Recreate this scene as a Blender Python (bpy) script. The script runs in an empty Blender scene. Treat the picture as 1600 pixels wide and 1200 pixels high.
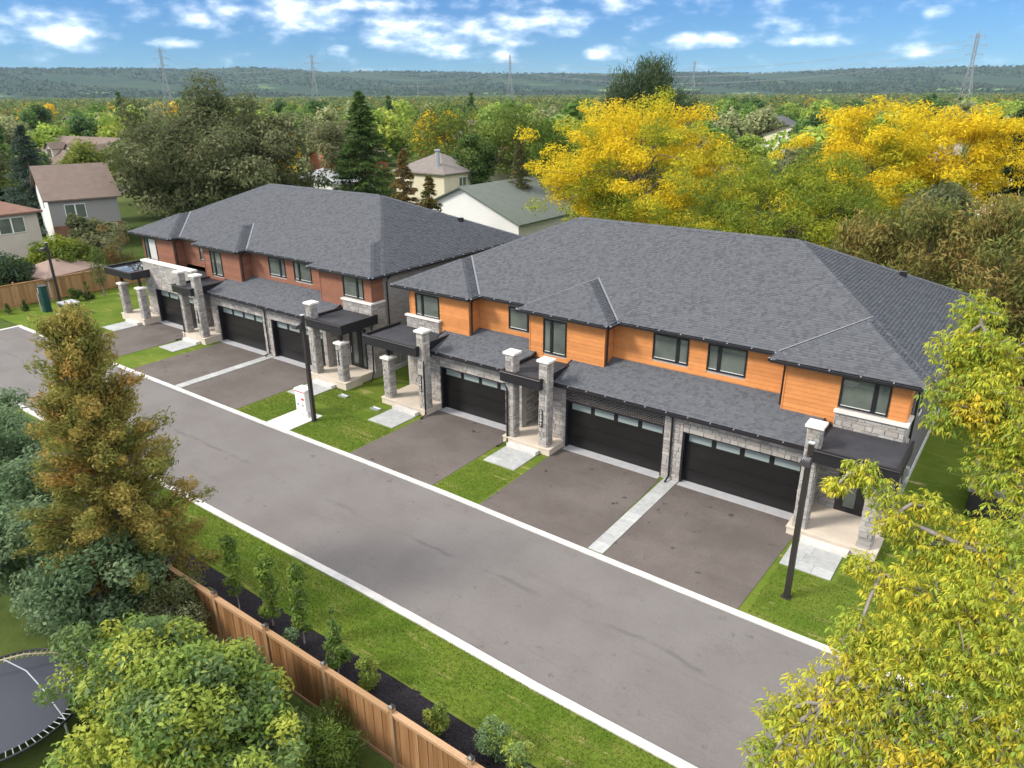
import bpy, math, random
import numpy as np
from mathutils import Vector, Matrix

rng = np.random.default_rng(7)
random.seed(7)
S = bpy.context.scene
COL = S.collection

# ------------------------------------------------------------------ camera
cam_d = bpy.data.cameras.new('camera'); cam = bpy.data.objects.new('camera', cam_d); COL.objects.link(cam)
CAMP = Vector((0, 0, 15.5))
rgt = Vector((0.80591615, 0.59200347, -0.00557194)); upv = Vector((-0.21542571, 0.30200738, 0.92864595)); fwd = Vector((-0.5514444, 0.74721043, -0.3709254))
M4 = Matrix(((rgt.x, upv.x, -fwd.x, 0), (rgt.y, upv.y, -fwd.y, 0), (rgt.z, upv.z, -fwd.z, 15.5), (0, 0, 0, 1)))
cam.matrix_world = M4
cam_d.sensor_width = 36; cam_d.lens = 36 * 1135.83 / 1600
cam_d.clip_start = 0.2; cam_d.clip_end = 30000
S.camera = cam

# ------------------------------------------------------------------ sun, sky, exposure
SUN_TO = Vector((0.8, 1.0, -1.08)).normalized()
sd = bpy.data.lights.new('sun', 'SUN'); sd.energy = 1.4; sd.angle = math.radians(14.0); sd.color = (1.0, 0.93, 0.82)
so = bpy.data.objects.new('sun', sd); COL.objects.link(so); so.location = (-40, -50, 60)
so.rotation_euler = SUN_TO.to_track_quat('-Z', 'Y').to_euler()
S.view_settings.view_transform = 'Standard'; S.view_settings.look = 'None'
S.view_settings.exposure = 1.52; S.view_settings.gamma = 1.0; S.view_settings.use_curve_mapping = False

W = bpy.data.worlds.new('World'); S.world = W; W.use_nodes = True
wn = W.node_tree; wn.nodes.clear()
def N(nt, t, **kw):
    n = nt.nodes.new(t)
    for k, v in kw.items(): setattr(n, k, v)
    return n
def build_world():
    L = wn.links.new
    out = N(wn, 'ShaderNodeOutputWorld'); bg = N(wn, 'ShaderNodeBackground')
    sky = N(wn, 'ShaderNodeTexSky', sky_type='NISHITA'); sky.sun_disc = False
    sky.sun_elevation = math.asin(-SUN_TO.z); sky.sun_rotation = math.atan2(-SUN_TO.x, -SUN_TO.y) % (2 * math.pi)
    sky.altitude = 300; sky.air_density = 1.0; sky.dust_density = 0.0; sky.ozone_density = 2.0
    tc = N(wn, 'ShaderNodeTexCoord')
    sep = N(wn, 'ShaderNodeSeparateXYZ'); L(tc.outputs['Generated'], sep.inputs[0])
    def m(op, a, b=None, c=None):
        n = N(wn, 'ShaderNodeMath', operation=op)
        for i, v in enumerate((a, b, c)):
            if v is None: continue
            if isinstance(v, (int, float)): n.inputs[i].default_value = v
            else: L(v, n.inputs[i])
        return n.outputs[0]
    az = m('ARCTAN2', sep.outputs[0], sep.outputs[1])
    el = m('ARCSINE', sep.outputs[2])
    # warped direction for ragged outlines
    comb = N(wn, 'ShaderNodeCombineXYZ'); L(az, comb.inputs[0]); L(m('MULTIPLY', el, 2.2), comb.inputs[1])
    nz = N(wn, 'ShaderNodeTexNoise'); nz.inputs['Scale'].default_value = 26; nz.inputs['Detail'].default_value = 9; nz.inputs['Roughness'].default_value = .54
    L(comb.outputs[0], nz.inputs['Vector'])
    nz2 = N(wn, 'ShaderNodeTexNoise'); nz2.inputs['Scale'].default_value = 11; nz2.inputs['Detail'].default_value = 5
    L(comb.outputs[0], nz2.inputs['Vector'])
    nzb = m('MULTIPLY', m('SUBTRACT', nz.outputs['Fac'], .5), 2.9)
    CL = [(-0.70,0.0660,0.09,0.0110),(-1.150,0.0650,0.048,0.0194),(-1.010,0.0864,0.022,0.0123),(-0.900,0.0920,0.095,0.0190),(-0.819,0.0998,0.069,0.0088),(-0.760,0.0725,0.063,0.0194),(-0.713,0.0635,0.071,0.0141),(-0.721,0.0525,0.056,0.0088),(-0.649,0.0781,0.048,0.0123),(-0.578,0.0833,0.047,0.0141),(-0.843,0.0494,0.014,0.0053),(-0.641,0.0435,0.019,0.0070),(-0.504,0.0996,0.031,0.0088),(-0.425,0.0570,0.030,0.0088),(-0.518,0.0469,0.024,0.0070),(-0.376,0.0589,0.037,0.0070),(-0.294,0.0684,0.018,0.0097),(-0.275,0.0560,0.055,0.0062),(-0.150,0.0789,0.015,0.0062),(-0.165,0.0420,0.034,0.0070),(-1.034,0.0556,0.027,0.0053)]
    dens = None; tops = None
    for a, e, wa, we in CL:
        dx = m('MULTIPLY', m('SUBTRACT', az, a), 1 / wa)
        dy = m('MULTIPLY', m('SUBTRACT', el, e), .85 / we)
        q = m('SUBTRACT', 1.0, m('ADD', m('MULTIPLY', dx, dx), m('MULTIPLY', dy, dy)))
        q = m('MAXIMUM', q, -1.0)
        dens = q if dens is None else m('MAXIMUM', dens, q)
    # denser cloud added over the unseen sky to whiten and raise the fill light
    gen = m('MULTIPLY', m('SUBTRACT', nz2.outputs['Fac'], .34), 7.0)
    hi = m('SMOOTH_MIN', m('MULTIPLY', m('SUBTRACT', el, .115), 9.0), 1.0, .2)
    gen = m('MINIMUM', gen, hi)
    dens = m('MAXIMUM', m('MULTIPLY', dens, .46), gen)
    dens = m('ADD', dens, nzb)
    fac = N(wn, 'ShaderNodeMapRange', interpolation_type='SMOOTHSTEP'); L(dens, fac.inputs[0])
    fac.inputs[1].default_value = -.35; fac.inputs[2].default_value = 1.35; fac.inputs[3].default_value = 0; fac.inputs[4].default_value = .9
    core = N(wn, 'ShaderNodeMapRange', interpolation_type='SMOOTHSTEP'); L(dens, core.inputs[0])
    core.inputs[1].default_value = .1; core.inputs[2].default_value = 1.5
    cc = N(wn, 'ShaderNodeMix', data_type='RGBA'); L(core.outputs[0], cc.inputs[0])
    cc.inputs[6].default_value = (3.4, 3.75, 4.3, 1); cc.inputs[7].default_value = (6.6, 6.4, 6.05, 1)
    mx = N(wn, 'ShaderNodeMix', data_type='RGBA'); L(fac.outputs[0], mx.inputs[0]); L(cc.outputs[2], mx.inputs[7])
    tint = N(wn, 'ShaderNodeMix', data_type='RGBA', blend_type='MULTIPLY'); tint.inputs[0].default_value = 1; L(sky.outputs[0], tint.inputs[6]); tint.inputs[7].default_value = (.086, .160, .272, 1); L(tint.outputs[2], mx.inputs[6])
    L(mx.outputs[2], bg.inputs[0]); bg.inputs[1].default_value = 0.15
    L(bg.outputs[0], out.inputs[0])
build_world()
S.cycles.max_bounces = 6; S.cycles.diffuse_bounces = 3; S.cycles.transmission_bounces = 4; S.cycles.transparent_max_bounces = 8; W.cycles.sampling_method = 'MANUAL'; W.cycles.sample_map_resolution = 512

# ------------------------------------------------------------------ materials
MATS = {}
def mat(name, color=(.5, .5, .5), rough=.7, noise=None, vc=False, bump=None, spec=.3, metal=0, transl=0, ramp=None, fn=None, objrand=0):
    """noise=(scale, amount[, detail]) multiplies brightness; vc: take colour from the Col attribute; bump=(scale,strength)"""
    if name in MATS: return MATS[name]
    m = bpy.data.materials.new(name); m.use_nodes = True; nt = m.node_tree; L = nt.links.new
    b = nt.nodes['Principled BSDF']; out = nt.nodes['Material Output']
    b.inputs['Roughness'].default_value = rough; b.inputs['Specular IOR Level'].default_value = spec; b.inputs['Metallic'].default_value = metal
    geo = N(nt, 'ShaderNodeNewGeometry')
    if vc:
        at = N(nt, 'ShaderNodeAttribute'); at.attribute_name = 'Col'; src = at.outputs['Color']
    else:
        rg = N(nt, 'ShaderNodeRGB'); rg.outputs[0].default_value = (*color, 1); src = rg.outputs[0]
    if noise:
        nz = N(nt, 'ShaderNodeTexNoise'); nz.inputs['Scale'].default_value = noise[0]; nz.inputs['Detail'].default_value = noise[2] if len(noise) > 2 else 4
        L(geo.outputs['Position'], nz.inputs['Vector'])
        mr = N(nt, 'ShaderNodeMapRange'); L(nz.outputs['Fac'], mr.inputs[0]); mr.inputs[1].default_value = .25; mr.inputs[2].default_value = .75
        mr.inputs[3].default_value = 1 - noise[1]; mr.inputs[4].default_value = 1 + noise[1]
        mm = N(nt, 'ShaderNodeMix', data_type='RGBA', blend_type='MULTIPLY'); mm.inputs[0].default_value = 1
        L(src, mm.inputs[6]); L(mr.outputs[0], mm.inputs[7]); src = mm.outputs[2]
    if objrand:
        oi = N(nt, 'ShaderNodeObjectInfo'); mr = N(nt, 'ShaderNodeMapRange'); L(oi.outputs['Random'], mr.inputs[0])
        mr.inputs[3].default_value = 1 - objrand; mr.inputs[4].default_value = 1 + objrand
        mm = N(nt, 'ShaderNodeMix', data_type='RGBA', blend_type='MULTIPLY'); mm.inputs[0].default_value = 1
        L(src, mm.inputs[6]); L(mr.outputs[0], mm.inputs[7]); src = mm.outputs[2]
    if fn: src = fn(nt, geo, src, b)
    L(src, b.inputs['Base Color'])
    if bump:
        nz = N(nt, 'ShaderNodeTexNoise'); nz.inputs['Scale'].default_value = bump[0]; nz.inputs['Detail'].default_value = 6
        L(geo.outputs['Position'], nz.inputs['Vector'])
        bp = N(nt, 'ShaderNodeBump'); bp.inputs['Strength'].default_value = bump[1]; bp.inputs['Distance'].default_value = .02
        L(nz.outputs['Fac'], bp.inputs['Height']); L(bp.outputs[0], b.inputs['Normal'])
    if transl:
        tr = N(nt, 'ShaderNodeBsdfTranslucent'); L(src, tr.inputs[0]); mx = N(nt, 'ShaderNodeMixShader'); mx.inputs[0].default_value = transl
        L(b.outputs[0], mx.inputs[1]); L(tr.outputs[0], mx.inputs[2]); L(mx.outputs[0], out.inputs[0])
    MATS[name] = m; return m

def tex(nt, geo, kind='noise', scale=1, detail=4, rough=.5, stretch=None, rot=0, seed=0.0):
    vec = geo.outputs['Position']
    mp = N(nt, 'ShaderNodeMapping'); nt.links.new(vec, mp.inputs[0])
    mp.inputs['Location'].default_value = (seed, seed * .7, 0)
    if stretch: mp.inputs['Scale'].default_value = stretch
    mp.inputs['Rotation'].default_value = (0, 0, rot)
    if kind == 'noise':
        n = N(nt, 'ShaderNodeTexNoise'); n.inputs['Scale'].default_value = scale; n.inputs['Detail'].default_value = detail; n.inputs['Roughness'].default_value = rough
        nt.links.new(mp.outputs[0], n.inputs['Vector']); return n.outputs['Fac']
    n = N(nt, 'ShaderNodeTexVoronoi'); n.inputs['Scale'].default_value = scale; nt.links.new(mp.outputs[0], n.inputs['Vector']); return n.outputs['Distance']
def rng_(nt, v, a, b, c=0., d=1.):
    r = N(nt, 'ShaderNodeMapRange', interpolation_type='SMOOTHSTEP'); nt.links.new(v, r.inputs[0])
    for i, x in enumerate((a, b, c, d)): r.inputs[i + 1].default_value = x
    return r.outputs[0]
def mixc(nt, f, a, b, blend='MIX'):
    n = N(nt, 'ShaderNodeMix', data_type='RGBA', blend_type=blend)
    for i, v in ((0, f), (6, a), (7, b)):
        if isinstance(v, tuple): n.inputs[i].default_value = (*v, 1)
        elif isinstance(v, (int, float)): n.inputs[i].default_value = v
        else: nt.links.new(v, n.inputs[i])
    return n.outputs[2]
def mul(nt, a, b):
    n = N(nt, 'ShaderNodeMath', operation='MULTIPLY')
    for i, v in enumerate((a, b)):
        if isinstance(v, (int, float)): n.inputs[i].default_value = v
        else: nt.links.new(v, n.inputs[i])
    return n.outputs[0]

def asphalt_fn(c1, c2, stain):
    def fn(nt, geo, src, b):
        big = tex(nt, geo, 'noise', .35, 5, .6); fine = tex(nt, geo, 'noise', 45, 3, .7); streak = tex(nt, geo, 'noise', .9, 6, .62, stretch=(.10, 1.7, 1), seed=3); grain = tex(nt, geo, 'noise', 9, 5, .8); crack = tex(nt, geo, 'noise', .55, 8, .62, stretch=(.35, 1, 1), seed=21)
        c = mixc(nt, rng_(nt, big, .32, .68), c1, c2)
        c = mixc(nt, mul(nt, rng_(nt, streak, .56, .74), .3), c, (c1[0] * .62, c1[1] * .62, c1[2] * .62))
        c = mixc(nt, rng_(nt, grain, .35, .7, 0, .28), c, (c1[0] * .7, c1[1] * .69, c1[2] * .68)); cr_ = N(nt, 'ShaderNodeMath', operation='ABSOLUTE'); sb = N(nt, 'ShaderNodeMath', operation='SUBTRACT'); nt.links.new(crack, sb.inputs[0]); sb.inputs[1].default_value = .5; nt.links.new(sb.outputs[0], cr_.inputs[0])
        c = mixc(nt, rng_(nt, cr_.outputs[0], .0, .006, .22, 0), c, (c1[0] * .5, c1[1] * .5, c1[2] * .5))
        c = mixc(nt, rng_(nt, fine, .35, .65, 0, .30), c, (c1[0] * .55, c1[1] * .55, c1[2] * .55))
        if stain < .5:
            sp = N(nt, 'ShaderNodeSeparateXYZ'); nt.links.new(geo.outputs['Position'], sp.inputs[0]); wv = tex(nt, geo, 'noise', .35, 3, .5, seed=8)
            a_ = N(nt, 'ShaderNodeMath', operation='MULTIPLY_ADD'); nt.links.new(wv, a_.inputs[0]); a_.inputs[1].default_value = -.9; nt.links.new(sp.outputs[1], a_.inputs[2])
            b_ = N(nt, 'ShaderNodeMath', operation='SUBTRACT'); nt.links.new(a_.outputs[0], b_.inputs[0]); b_.inputs[1].default_value = 16.0
            d_ = N(nt, 'ShaderNodeMath', operation='ABSOLUTE'); nt.links.new(b_.outputs[0], d_.inputs[0])
            c = mixc(nt, mul(nt, rng_(nt, d_.outputs[0], .02, .14, .45, 0), rng_(nt, tex(nt, geo, 'noise', .5, 4, .6, seed=17), .4, .6)), c, (c1[0] * .55, c1[1] * .55, c1[2] * .55))
        spots = tex(nt, geo, 'noise', 2.0, 3, .6, seed=11); mask = tex(nt, geo, 'noise', .22, 2, .5, seed=5)
        s = mul(nt, rng_(nt, spots, .63, .72), rng_(nt, mask, .40, .55))
        c = mixc(nt, mul(nt, s, stain), c, (.035, .032, .031))
        return c
    return fn
def lawn_fn(nt, geo, src, b):
    big = tex(nt, geo, 'noise', .45, 4, .6); mid = tex(nt, geo, 'noise', 2.2, 5, .65, stretch=(.5, 1.6, 1)); fine = tex(nt, geo, 'noise', 30, 4, .7)
    c = mixc(nt, rng_(nt, big, .3, .7), (.085, .145, .014), (.145, .185, .026))
    c = mixc(nt, rng_(nt, mid, .5, .75, 0, .7), c, (.20, .20, .055))
    c = mixc(nt, rng_(nt, fine, .35, .7, 0, .55), c, (.062, .105, .012))
    pat = tex(nt, geo, 'noise', 1.1, 5, .7, stretch=(.45, 1.7, 1), seed=7)
    c = mixc(nt, rng_(nt, pat, .63, .69, 0, .85), c, (.40, .31, .17))
    sod = tex(nt, geo, 'noise', 1.0, 6, .68, stretch=(.22, 2.2, 1), seed=13); c = mixc(nt, mul(nt, rng_(nt, sod, .55, .66, 0, .8), rng_(nt, tex(nt, geo, 'noise', .7, 3, .5, seed=23), .42, .6)), c, (.28, .25, .09)); c = mixc(nt, rng_(nt, sod, .40, .30, 0, .55), c, (.05, .10, .012))
    return c
def mulch_fn(nt, geo, src, b):
    v = tex(nt, geo, 'noise', 22, 5, .75); w = tex(nt, geo, 'voro', 26)
    c = mixc(nt, rng_(nt, v, .35, .7), (.010, .009, .012), (.042, .037, .040))
    return mixc(nt, rng_(nt, v, .70, .76, 0, .5), c, (.13, .11, .10))
def wood_fn(c1, c2):
    def fn(nt, geo, src, b):
        oi = N(nt, 'ShaderNodeObjectInfo')
        g = tex(nt, geo, 'noise', 3.0, 5, .6, stretch=(6, 6, .35)); k = tex(nt, geo, 'noise', 9, 3, .5, stretch=(1, 1, .6), seed=4)
        c = mixc(nt, rng_(nt, g, .3, .7), c1, c2)
        c = mixc(nt, rng_(nt, oi.outputs['Random'], 0, 1, 0, .75), c, (c1[0] * .62, c1[1] * .58, c1[2] * .5))
        return mixc(nt, rng_(nt, k, .70, .78, 0, .6), c, (.09, .045, .02))
    return fn
def brick_fn(c1, c2, mort, sc):
    def fn(nt, geo, src, b):
        # choose coordinates by facing: walls along x or along y
        sp = N(nt, 'ShaderNodeSeparateXYZ'); nt.links.new(geo.outputs['Position'], sp.inputs[0])
        ad = N(nt, 'ShaderNodeMath', operation='ADD'); nt.links.new(sp.outputs[0], ad.inputs[0]); nt.links.new(sp.outputs[1], ad.inputs[1])
        cb = N(nt, 'ShaderNodeCombineXYZ'); nt.links.new(ad.outputs[0], cb.inputs[0]); nt.links.new(sp.outputs[2], cb.inputs[1])
        br = N(nt, 'ShaderNodeTexBrick'); nt.links.new(cb.outputs[0], br.inputs['Vector'])
        br.inputs['Color1'].default_value = (*c1, 1); br.inputs['Color2'].default_value = (*c2, 1); br.inputs['Mortar'].default_value = (*mort, 1)
        br.inputs['Scale'].default_value = sc; br.inputs['Mortar Size'].default_value = .025; br.inputs['Brick Width'].default_value = .9; br.inputs['Row Height'].default_value = .3
        bp = N(nt, 'ShaderNodeBump'); bp.inputs['Strength'].default_value = .4; bp.inputs['Distance'].default_value = .01; bp.invert = True
        nt.links.new(br.outputs['Fac'], bp.inputs['Height']); nt.links.new(bp.outputs[0], b.inputs['Normal'])
        return br.outputs['Color']
    return fn
def lap_fn(c, step):
    def fn(nt, geo, src, b):
        sp = N(nt, 'ShaderNodeSeparateXYZ'); nt.links.new(geo.outputs['Position'], sp.inputs[0])
        md = N(nt, 'ShaderNodeMath', operation='FLOORED_MODULO'); nt.links.new(sp.outputs[2], md.inputs[0]); md.inputs[1].default_value = step
        bp = N(nt, 'ShaderNodeBump'); bp.inputs['Strength'].default_value = .8; bp.inputs['Distance'].default_value = .05; bp.invert = True
        nt.links.new(md.outputs[0], bp.inputs['Height']); nt.links.new(bp.outputs[0], b.inputs['Normal'])
        return src
    return fn

m_asph = mat('asphalt_road', rough=.9, spec=.2, bump=(60, .25), fn=asphalt_fn((.168, .154, .148), (.200, .186, .179), .35))
m_drive = mat('asphalt_drive', rough=.92, spec=.2, bump=(60, .3), fn=asphalt_fn((.120, .101, .091), (.165, .143, .130), 1.0))
m_lawn = mat('lawn', rough=.95, spec=.1, bump=(25, .9), fn=lawn_fn)
m_mulch = mat('mulch', rough=1, spec=.1, bump=(20, 1.0), fn=mulch_fn)
m_conc = mat('concrete', (.60, .585, .555), .85, noise=(3, .12, 6), bump=(40, .15))
m_kerb = mat('kerb', (.56, .545, .52), .85, noise=(1.7, .24, 8), bump=(30, .15))
m_paver = mat('paver', (.39, .395, .39), .85, noise=(5, .14, 6), bump=(40, .2), objrand=.10)
m_valley = mat('valley_metal', (.20, .205, .215), .6)
m_sill = mat('sill_concrete', (.40, .40, .415), .8, noise=(3, .1))
m_lbrick = mat('light_grey_brick', rough=.9, fn=brick_fn((.24, .225, .215), (.33, .31, .295), (.36, .34, .32), 3.6))
m_beige = mat('porch_concrete', (.60, .52, .43), .85, noise=(2, .1, 5))
m_stone = mat('stone_veneer', vc=True, rough=.85, noise=(7, .16, 6), bump=(18, .5))
m_mort = mat('mortar', (.42, .39, .36), .9, noise=(10, .1))
m_cap = mat('cast_stone', (.74, .70, .66), .8, noise=(4, .08))
m_shing = mat('shingle', vc=True, rough=.93, spec=.15, noise=(3, .05, 5), bump=(90, .3))
m_under = mat('roof_underlay', (.06, .06, .065), .9)
m_black = mat('black_metal', (.016, .015, .018), .38, spec=.5)
m_door = mat('garage_door_panel', (.013, .012, .012), .36, spec=.4, noise=(1.2, .15))
m_memb = mat('roof_membrane', (.045, .045, .052), .75, noise=(2, .25, 5))
m_dbrick = mat('grey_brick', rough=.9, fn=brick_fn((.115, .11, .11), (.18, .17, .165), (.22, .21, .20), 3.6))
m_dkbrick = mat('charcoal_brick', vc=True, rough=.85, noise=(10, .2))
m_glass = mat('window_glass', (.115, .135, .115), .04, spec=.6, noise=(.9, .35, 2), objrand=.15)
m_frost = mat('frosted_glass', (.27, .32, .315), .3, spec=.35)
m_int = mat('pale_blind', (.55, .55, .52), .8)
m_white = mat('white_paint', (.78, .78, .76), .6)
m_bronze = mat('bronze_metal', (.032, .027, .025), .5, spec=.4)
m_wood = mat('cedar_fence', rough=.8, spec=.2, fn=wood_fn((.29, .145, .062), (.40, .22, .105)))
m_woodl = mat('cedar_rail', rough=.8, spec=.2, fn=wood_fn((.44, .27, .15), (.52, .34, .21)))
m_woodf = mat('far_cedar_fence', rough=.85, spec=.2, fn=wood_fn((.38, .215, .10), (.47, .29, .15)))
m_leaf = mat('leaf', vc=True, rough=.55, spec=.25, transl=.40)
m_leafm = mat('leaf_matte', vc=True, rough=.75, spec=.15, transl=.36)
m_bark = mat('bark', (.16, .13, .105), .9, noise=(6, .3), bump=(20, .5))
m_barkp = mat('pale_bark', (.24, .215, .20), .85, noise=(8, .22), bump=(20, .4))
m_grass = mat('grass_blade', vc=True, rough=.8, spec=.15, transl=.25)
m_gal = mat('galvanised_steel', (.55, .57, .60), .4, metal=.6)
m_net = mat('trampoline_net', (.05, .053, .07), .6)
m_red = mat('red_label', (.62, .035, .06), .6)
m_green = mat('green_paint', (.008, .05, .045), .5)
m_trans = mat('transformer_paint', (.02, .05, .055), .5)
m_water = mat('puddle_water', (.03, .035, .04), .02, spec=.9)

def siding(name, c): return mat(name, c, .7, noise=(2.5, .10, 6), objrand=.10, spec=.2)
m_orange = siding('orange_siding', (.60, .245, .082))
m_rust = siding('rust_siding', (.265, .118, .074))

# ------------------------------------------------------------------ mesh helpers
LOC = {}
class MB:
    def __init__(s): s.v = []; s.f = []; s.c = []
    def face(s, pts, c=(.5, .5, .5)):
        k = len(s.v); s.v += [tuple(p) for p in pts]; s.f.append(tuple(range(k, k + len(pts)))); s.c.append(c); return s
    def hexa(s, p, c=(.5, .5, .5)):      # 8 points: bottom 4 ccw, top 4 ccw
        k = len(s.v); s.v += [tuple(q) for q in p]
        for q in ((3, 2, 1, 0), (4, 5, 6, 7), (0, 1, 5, 4), (1, 2, 6, 5), (2, 3, 7, 6), (3, 0, 4, 7)):
            s.f.append(tuple(k + i for i in q)); s.c.append(c)
        return s
    def box(s, x0, x1, y0, y1, z0, z1, c=(.5, .5, .5)):
        return s.hexa([(x0, y0, z0), (x1, y0, z0), (x1, y1, z0), (x0, y1, z0), (x0, y0, z1), (x1, y0, z1), (x1, y1, z1), (x0, y1, z1)], c)
    def tube(s, pts, rad, n=6, c=(.5, .5, .5), cap=True):
        pts = [Vector(p) for p in pts]
        if not isinstance(rad, (list, tuple)): rad = [rad] * len(pts)
        k = len(s.v); up = Vector((0, 0, 1))
        for i, p in enumerate(pts):
            d = (pts[min(i + 1, len(pts) - 1)] - pts[max(i - 1, 0)]).normalized()
            a = d.cross(up) if abs(d.z) < .95 else d.cross(Vector((1, 0, 0)))
            a.normalize(); b = d.cross(a)
            for j in range(n):
                t = 2 * math.pi * j / n
                s.v.append(tuple(p + rad[i] * (math.cos(t) * a + math.sin(t) * b)))
        for i in range(len(pts) - 1):
            for j in range(n):
                s.f.append((k + i * n + j, k + i * n + (j + 1) % n, k + (i + 1) * n + (j + 1) % n, k + (i + 1) * n + j)); s.c.append(c)
        if cap:
            s.f.append(tuple(k + j for j in range(n))); s.c.append(c)
            e = k + (len(pts) - 1) * n; s.f.append(tuple(e + j for j in reversed(range(n)))); s.c.append(c)
        return s
    def lathe(s, cx, cy, prof, n=16, c=(.5, .5, .5)):
        k = len(s.v)
        for r, z in prof:
            for j in range(n):
                t = 2 * math.pi * j / n; s.v.append((cx + r * math.cos(t), cy + r * math.sin(t), z))
        for i in range(len(prof) - 1):
            for j in range(n):
                s.f.append((k + i * n + j, k + i * n + (j + 1) % n, k + (i + 1) * n + (j + 1) % n, k + (i + 1) * n + j)); s.c.append(c)
        return s
    def add(s, o):
        k = len(s.v); s.v += o.v; s.f += [tuple(k + i for i in f) for f in o.f]; s.c += o.c; return s
    def mesh(s, name, m, off=(0, 0, 0), smooth=False):
        me = bpy.data.meshes.new(name)
        V = np.array(s.v, dtype=np.float64) - np.array(off)
        me.from_pydata(V.tolist(), [], s.f); me.materials.append(m)
        at = me.attributes.new('Col', 'FLOAT_COLOR', 'FACE')
        at.data.foreach_set('color', np.concatenate([np.array(s.c, dtype=np.float32), np.ones((len(s.c), 1), np.float32)], 1).ravel())
        if smooth: me.polygons.foreach_set('use_smooth', [True] * len(me.polygons))
        me.update(); return me
    def build(s, name, m, parent=None, loc=None, smooth=False, kind=None):
        off = LOC[parent.name] if parent else (loc or (0, 0, 0))
        o = bpy.data.objects.new(name, s.mesh(name, m, off, smooth)); COL.objects.link(o)
        if parent: o.parent = parent
        else: o.location = off
        LOC[o.name] = off
        if kind: o['kind'] = kind
        return o
def raw_mesh(name, V, F, C, m, per=4):
    """V (n,3), F (k,per) ints, C (k,3) face colours"""
    me = bpy.data.meshes.new(name); n = len(V); k = len(F)
    me.vertices.add(n); me.vertices.foreach_set('co', V.astype(np.float32).ravel())
    me.loops.add(k * per); me.loops.foreach_set('vertex_index', F.astype(np.int32).ravel())
    me.polygons.add(k); me.polygons.foreach_set('loop_start', np.arange(0, k * per, per, dtype=np.int32))
    me.materials.append(m); me.update(calc_edges=True)
    at = me.attributes.new('Col', 'FLOAT_COLOR', 'FACE')
    at.data.foreach_set('color', np.concatenate([C.astype(np.float32), np.ones((k, 1), np.float32)], 1).ravel())
    return me
def link(name, me, parent=None, loc=(0, 0, 0), kind=None):
    o = bpy.data.objects.new(name, me); COL.objects.link(o); o.parent = parent; o.location = loc
    LOC[o.name] = LOC[parent.name] if parent else loc
    if kind: o['kind'] = kind
    return o
def thing(name, label, cat, loc=(0, 0, 0), group=None):
    o = bpy.data.objects.new(name, None); COL.objects.link(o); o.location = loc; o.empty_display_size = .3
    o['label'] = label; o['category'] = cat
    if group: o['group'] = group
    LOC[o.name] = tuple(loc); return o
def tag(o, label, cat, group=None):
    o['label'] = label; o['category'] = cat
    if group: o['group'] = group
    return o
def copy_tree(o, loc, rotz=0, scale=1, label=None):
    r = o.copy(); COL.objects.link(r); r.location = loc; r.rotation_euler = (0, 0, rotz)
    r.scale = (scale,) * 3 if isinstance(scale, (int, float)) else scale
    if label: r['label'] = label
    for ch in o.children:
        c = ch.copy(); COL.objects.link(c); c.parent = r
        for g in ch.children:
            d = g.copy(); COL.objects.link(d); d.parent = c
    return r
def sheet(name, pts, z, m, kind='structure', zb=None):
    mb = MB(); mb.face([(x, y, z) for x, y in pts]); o = mb.build(name, m); o['kind'] = kind; return o

# ------------------------------------------------------------------ ground, road, kerbs, drives
def ground_fn(nt, geo, src, b):
    a = tex(nt, geo, 'noise', .05, 4, .6); c2 = tex(nt, geo, 'noise', 1.2, 5, .65); big = tex(nt, geo, 'noise', .004, 3, .5, seed=2)
    c = mixc(nt, rng_(nt, a, .35, .65), (.05, .085, .016), (.085, .115, .028))
    c = mixc(nt, rng_(nt, c2, .4, .7, 0, .6), c, (.035, .055, .012))
    return mixc(nt, rng_(nt, big, .55, .6, 0, .5), c, (.17, .16, .07))
m_ground = mat('ground_grass', rough=.95, spec=.1, fn=ground_fn, bump=(10, .6))
mb = MB(); R0 = 9000
mb.face([(-R0, -R0, -.03), (R0, -R0, -.03), (R0, R0, -.03), (-R0, R0, -.03)]); g = mb.build('ground', m_ground); g['kind'] = 'structure'

KN = [(-58.7, 19.42), (-47.6, 19.38), (-38.3, 19.42), (-30.5, 19.42), (-23.6, 19.52), (-17.8, 19.52), (-14.4, 19.44), (-8.8, 19.36), (-4.4, 19.3), (-2.1, 19.3), (30, 19.2)]
KS = [(-58.7, 13.3), (-29.6, 13.28), (-22.9, 13.26), (-16, 13.31), (-13.2, 13.28), (-8.9, 13.18), (-4.2, 13.2), (30, 13.2)]
def kerb(name, line, w, z0, z1, side):
    mb = MB(); n = len(line)
    for i in range(n - 1):
        (xa, ya), (xb, yb) = line[i], line[i + 1]
        L = math.hypot(xb - xa, yb - ya); k = max(1, round(L / 3.0))
        for j in range(k):
            t0, t1 = j / k, (j + 1) / k - .004 / (L / k) * .5
            p = lambda t, o: (xa + (xb - xa) * t, ya + (yb - ya) * t + o)
            a0, a1, b0, b1 = p(t0, 0), p(t1, 0), p(t1, side * w), p(t0, side * w)
            if side < 0: a0, a1, b0, b1 = b1, b0, a1, a0
            mb.hexa([(*a0, z0), (*a1, z0), (*b0, z0), (*b1, z0), (*a0, z1), (*a1, z1), (*b0, z1), (*b1, z1)])
    o = mb.build(name, m_kerb); o['kind'] = 'structure'; return o
sheet('road', [(x, y) for x, y in KS] + [(x, y) for x, y in reversed(KN)], 0.0, m_asph)
kerb('kerb_north', KN, .27, -.1, .035, 1)
kerb('kerb_south', KS, .27, -.1, .10, -1)
mb = MB(); mb.box(-58.97, -58.7, 10, 19.69, -.1, .06); o = mb.build('kerb_west', m_kerb); o['kind'] = 'structure'

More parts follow.
